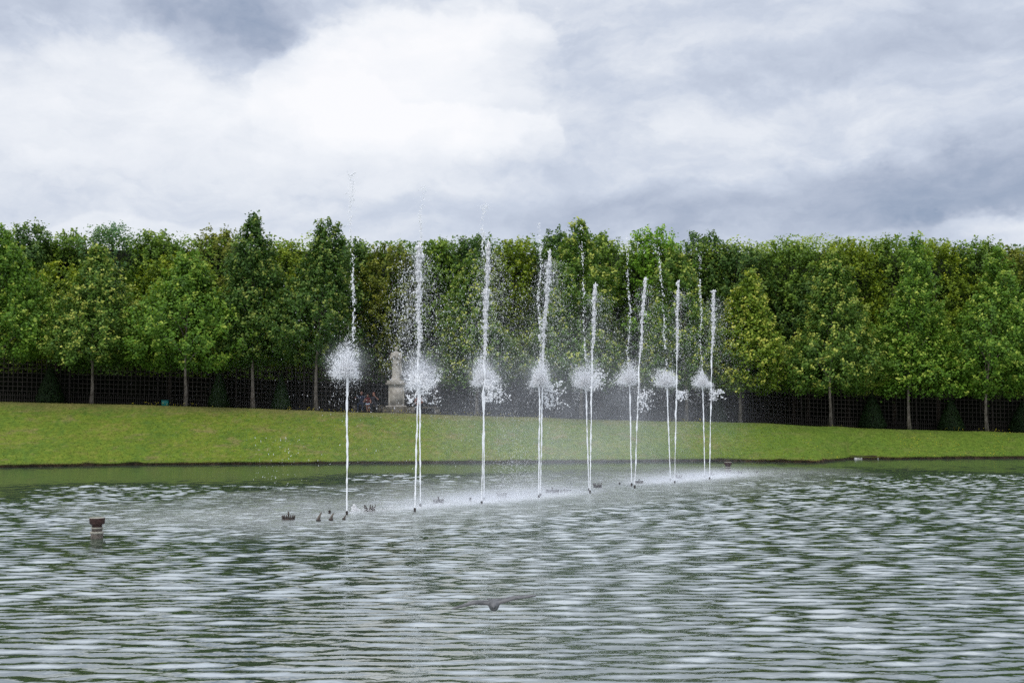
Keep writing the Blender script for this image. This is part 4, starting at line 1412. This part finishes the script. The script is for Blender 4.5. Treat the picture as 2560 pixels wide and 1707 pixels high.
for i, (bx, by, x9, tx, ty, sp) in enumerate(YJ):
    B = YB[i]
    Yj = B.y
    r = np.random.default_rng(600 + i)
    o = tag(empty('plume_jet', B), 'tall ragged plume of water beside the %s mushroom jet' % ORD[i + 1], 'water jet', 'tall ragged plumes of the fountain row')
    p9 = P(x9, 900, Yj)
    tpv = P(tx, ty, Yj)
    base = Vector((B.x, B.y, P(bx, by - 7, Yj).z))
    column('column', o, base, p9, (.014), (.024), 1.4, 610 + i, B)
    column('plume_core', o, p9, Vector(p9) * .5 + Vector(tpv) * .5, .020, .012 if i < 3 else .011, 2.0, 660 + i, B)
    m = 2300
    q = r.uniform(0, 1, m) ** 0.9
    q = np.clip(q + .012 * np.sin(q * 150 + 3 * np.sin(q * 31 + i)), 0, 1)
    line = np.array(p9)[None] * (1 - q[:, None]) + np.array(tpv)[None] * q[:, None]
    bow = .02 * vnoise(q[:, None] * 7, 1, 620 + i)
    clump = vnoise(q[:, None] * 40, 1, 630 + i)
    big_ = i < 3
    sg_ = (.020 + .026 * np.sin(np.clip(q * 1.1, 0, 1) * 2.6)) * (.80 if big_ else .52) * (1 + .45 * clump)
    sg_ = sg_ * np.where(r.uniform(0, 1, m) < .68, .62, 1.9)
    c = line + np.stack([bow + r.normal(0, 1, m) * sg_, r.normal(0, 1, m) * sg_, 0 * q], 1)
    rad = r.gamma(2.2, .0058, m).clip(.005, .032) * np.where(sg_ > .042, .6, 1.0) * (0.7 + 0.5 * q) * (1.1 if big_ else .9)
    drop_part('plume', o, B, c, rad, np.tile([0.05, 0, 1.0], (m, 1)) + r.normal(0, .22, (m, 3)), r.uniform(1.2, 4.2, m))
    # drops thrown off all round
    m = 7500 if i in (0, 1, 2) else 3600
    q = r.beta(1.3, 1.1, m)
    side = r.normal(0.22 if i else 0.05, 1, m) * (.10 + .62 * (1 - q) ** .8 + .12)
    zz = p9.z - .6 + (tpv.z - p9.z + .3) * q
    c = np.stack([p9.x + (tpv.x - p9.x) * q + side * (.9 if i < 3 else .75), Yj + r.normal(0, .5, m), zz], 1)
    drop_part('thrown_drops', o, B, c, r.gamma(1.9, .0022, m).clip(.0024, .016), np.tile([0, 0, 1.0], (m, 1)) + r.normal(0, .35, (m, 3)), r.uniform(1, 2.2, m))
    # splash: ragged strings of water where an old burst falls back
    x0, x1, y0, y1 = sp
    cc, rr_ = [], []
    for s in range(30 if big_ else 17):
        pt = np.array(P(bx + (x0 - bx) * .3 + r.uniform(0, 1) * (x1 - x0) * .35, r.uniform(y0, y1), Yj))
        tgt = np.array(P(r.uniform(x0, x1), r.uniform(y0, y1), Yj)) + np.array([0, r.normal(0, .25), 0])
        ns = 44
        tt = np.linspace(0, 1, ns)[:, None]
        pth = pt * (1 - tt) + tgt * tt
        pth[:, 2] += .12 * np.sin(tt[:, 0] * 3.1) * r.uniform(-.3, 1)
        pth += .04 * np.stack([vnoise(tt * 9, 1, int(r.integers(1e6))), 0 * tt[:, 0], vnoise(tt * 9, 1, int(r.integers(1e6)))], 1)
        cc.append(pth + r.normal(0, .022, pth.shape))
        rr_.append(r.uniform(.007, .016) * r.gamma(1.5, .6, ns).clip(.3, 2.2))
    cc, rr_ = np.concatenate(cc), np.concatenate(rr_)
    kp = r.uniform(0, 1, len(cc)) < .75
    drop_part('splash', o, B, cc[kp], rr_[kp], r.normal(0, 1, (kp.sum(), 3)), r.uniform(1, 2.2, kp.sum()))

# loose cloud of drops drifting along the row, and the fine rain falling out of it
r = np.random.default_rng(700)
CL_ = []
m = 24000
u = r.uniform(-1.5, RLEN + 3.0, m)
wgt = np.interp(u, [-1.5, 1, 4, 8, 14, RLEN, RLEN + 3], [.15, .4, 1, 1, .9, .9, .3])
u = u[r.uniform(0, 1, m) < wgt]
m = len(u)
v_ = r.normal(0.2, 1.0, m)
z = np.abs(r.normal(4.3, 1.6, m))
xy = R0 + RU * u[:, None] + RV * v_[:, None]
c1 = np.column_stack([xy, z])
s1 = r.gamma(1.6, .0018, m).clip(.002, .012)
# cluster left of the second plume
m2 = 900
P2 = [P(r.normal(1012, 18), r.normal(800, 62), 34.4 + r.normal(0, .4))[:] for _ in range(m2)]
s2 = r.gamma(2.0, .0034, m2).clip(.004, .02)
# fine rain column between third and fourth jets
m3 = 5000
P3 = np.array([P(r.normal(1285, 36), 1255 - r.exponential(80), 38 + r.normal(0, .5))[:] for _ in range(m3)])
s3 = r.uniform(.003, .007, m3)
# a few big drops falling left of the nearest jet
m4 = 170
P4 = np.array([P(r.normal(700, 40), r.uniform(1090, 1235), 34 + r.normal(0, 1))[:] for _ in range(m4)])
s4 = r.gamma(2.0, .0026, m4).clip(.003, .012)
c = np.vstack([c1, P2, P3, P4])
s = np.concatenate([s1, s2, s3, s4])
keep = c[:, 2] > .05
c, s = c[keep], s[keep]
v, f = drops(c, s, np.tile([0.03, 0, 1.0], (len(c), 1)) + r.normal(0, .15, (len(c), 3)), r.uniform(1.0, 3.2, len(c)), True)
tag(link('falling_spray', make_mesh('falling_spray', v, f, m_jet)), kind='stuff')

# foam knots and little splashes where the water lands
m = 5000
pick = r.choice(6, m, p=[.34, .12, .12, .05, .15, .22])
fu = np.array([6.5, 2.6, 10.0, 0.6, 18.0, 22.0])[pick]
fs = np.array([1.9, 1.1, 1.0, .35, 1.6, 1.7])[pick]
fw = np.array([.5, .35, .45, .2, .5, .6])[pick]
u = fu + r.normal(0, 1, m) * fs
v_ = -0.15 + r.normal(0, 1, m) * fw
z = r.exponential(.07, m) + .01
c = np.column_stack([R0 + RU * u[:, None] + RV * v_[:, None], z])
v, f = drops(c, r.uniform(.004, .011, m), np.tile([0, 0, 1.0], (m, 1)) + r.normal(0, .3, (m, 3)), r.uniform(.8, 2.0, m), True)
tag(link('foam', make_mesh('foam', v, f, m_jet)), kind='stuff')
bb = G(889, 1277)
o = tag(empty('bubbling_spout', bb), 'low bubbling white spout of water right of the nearest jet', 'water spout')
m = 700
q = r.uniform(0, 1, m) ** 1.4
c = np.stack([r.normal(0, .055, m) * (1.1 - q) - .05 * q, r.normal(0, .05, m) * (1.1 - q), q * .19], 1)
drop_part('water', o, (0, 0, 0), c, r.uniform(.010, .022, m), stuff=False)

# mist hanging along the row: real, thin, uneven air-borne spray
m_mist = bpy.data.materials.new('spray_mist')
m_mist.use_nodes = True
k = N(m_mist.node_tree)
m_mist.node_tree.nodes.clear()
pos = k.new('ShaderNodeNewGeometry').outputs['Position']
rel = k.vmath('SUBTRACT', pos, (R0[0], R0[1], 0))
U = k.vmath('DOT_PRODUCT', rel, (RU[0], RU[1], 0))
Vv = k.vmath('DOT_PRODUCT', rel, (RV[0], RV[1], 0))
sz_ = k.new('ShaderNodeSeparateXYZ')
k.put(sz_.inputs[0], pos)
Zz = sz_.outputs[2]


def gauss(v, c, s):
    q = k.math('DIVIDE', k.math('SUBTRACT', v, c), s)
    return k.math('EXPONENT', k.math('MULTIPLY', k.math('MULTIPLY', q, q), -1.0))


veil = k.math('MULTIPLY', k.math('MULTIPLY', gauss(U, 12.5, 7.5), gauss(Vv, 0.3, 1.6)), k.math('MULTIPLY', gauss(Zz, 1.8, 2.6), k.maprange(k.noise(pos, 0.55, 3, .6), .3, .75, .35, 1.5)))
den = k.math('MULTIPLY', veil, 0.075)
for c_u, s_u, a_ in ((6.5, 2.0, .9), (2.8, 1.0, .25), (10.0, 1.1, .45), (18.0, 1.6, .5), (22.0, 2.4, .6)):
    low = k.math('MULTIPLY', k.math('MULTIPLY', gauss(U, c_u, s_u), gauss(Vv, 0.0, 1.1)), gauss(Zz, 0.0, .20))
    den = k.math('ADD', den, k.math('MULTIPLY', low, a_ * 1.1))
for a in XJ:                                              # soft halo of spray round each mushroom head
    hp = P(a[2], a[3] * .6 + a[4] * .4, G(a[0], a[1]).y)
    hh = (a[3] - a[4]) / FPX * hp.y
    ln = k.vmath('LENGTH', k.vmath('MULTIPLY', k.vmath('SUBTRACT', pos, hp[:]), (2.4 / hh, 2.4 / hh, 2.6 / hh)))
    den = k.math('ADD', den, k.math('MULTIPLY', k.math('EXPONENT', k.math('MULTIPLY', k.math('MULTIPLY', ln, ln), -1.0)), 0.7))
pv = k.new('ShaderNodeVolumePrincipled')
pv.inputs['Color'].default_value = (0.93, 0.95, 1.0, 1)
k.put(pv.inputs['Density'], den)
pv.inputs['Anisotropy'].default_value = 0.2
out = k.new('ShaderNodeOutputMaterial')
k.put(out.inputs['Volume'], pv.outputs[0])
e0, e1, hw = -6.0, RLEN + 8, 4.0
cs = [R0 + RU * a + RV * b_ for a, b_ in ((e0, -hw), (e1, -hw), (e1, hw), (e0, hw))]
vv_ = [(q[0], q[1], -0.3) for q in cs] + [(q[0], q[1], 7.5) for q in cs]
mo = link('spray_mist', make_mesh('spray_mist', vv_, np.array([(3, 2, 1, 0), (4, 5, 6, 7), (0, 1, 5, 4), (1, 2, 6, 5), (2, 3, 7, 6), (3, 0, 4, 7)]), m_mist))
tag(mo, kind='stuff')
sc.cycles.volume_step_rate = 0.35
sc.cycles.volume_max_steps = 128

# ------------------------------------------------------------------ bird skimming the water
m_bird = mottled('grey_feathers', (0.07, 0.072, 0.075), (0.15, 0.15, 0.155), 14, 0.8, 0.2)
bp_ = P(1235, 1510, 8.0)
o = tag(empty('bird', bp_), 'grey-brown bird skimming low over the near water with wings spread', 'bird')
mb = MB()
mb.limb(((-.02, .15, .0), .012), ((0, .05, 0), .034), ((0, -.06, .0), .038), ((0, -.13, .012), .026), ((0, -.165, .016), .021))
mb.limb(((0, -.185, .014), .008), ((0, -.21, .010), .004))
for s, dz in ((-1, -.035), (1, .055)):
    for off in (-.05, -.02, .01, .04):
        mb.limb(((s * .02, off * .9, .012), .012), ((s * .14, off - .02, .03 + dz * .35), .010), ((s * .29, off * .35 + .03, dz), .006))
for a in (-.05, -.015, .02, .05):
    mb.limb(((0, .10, 0), .010), ((a, .24, 0), .007))
mb.build('body', m_bird, o, fuse=0.006)
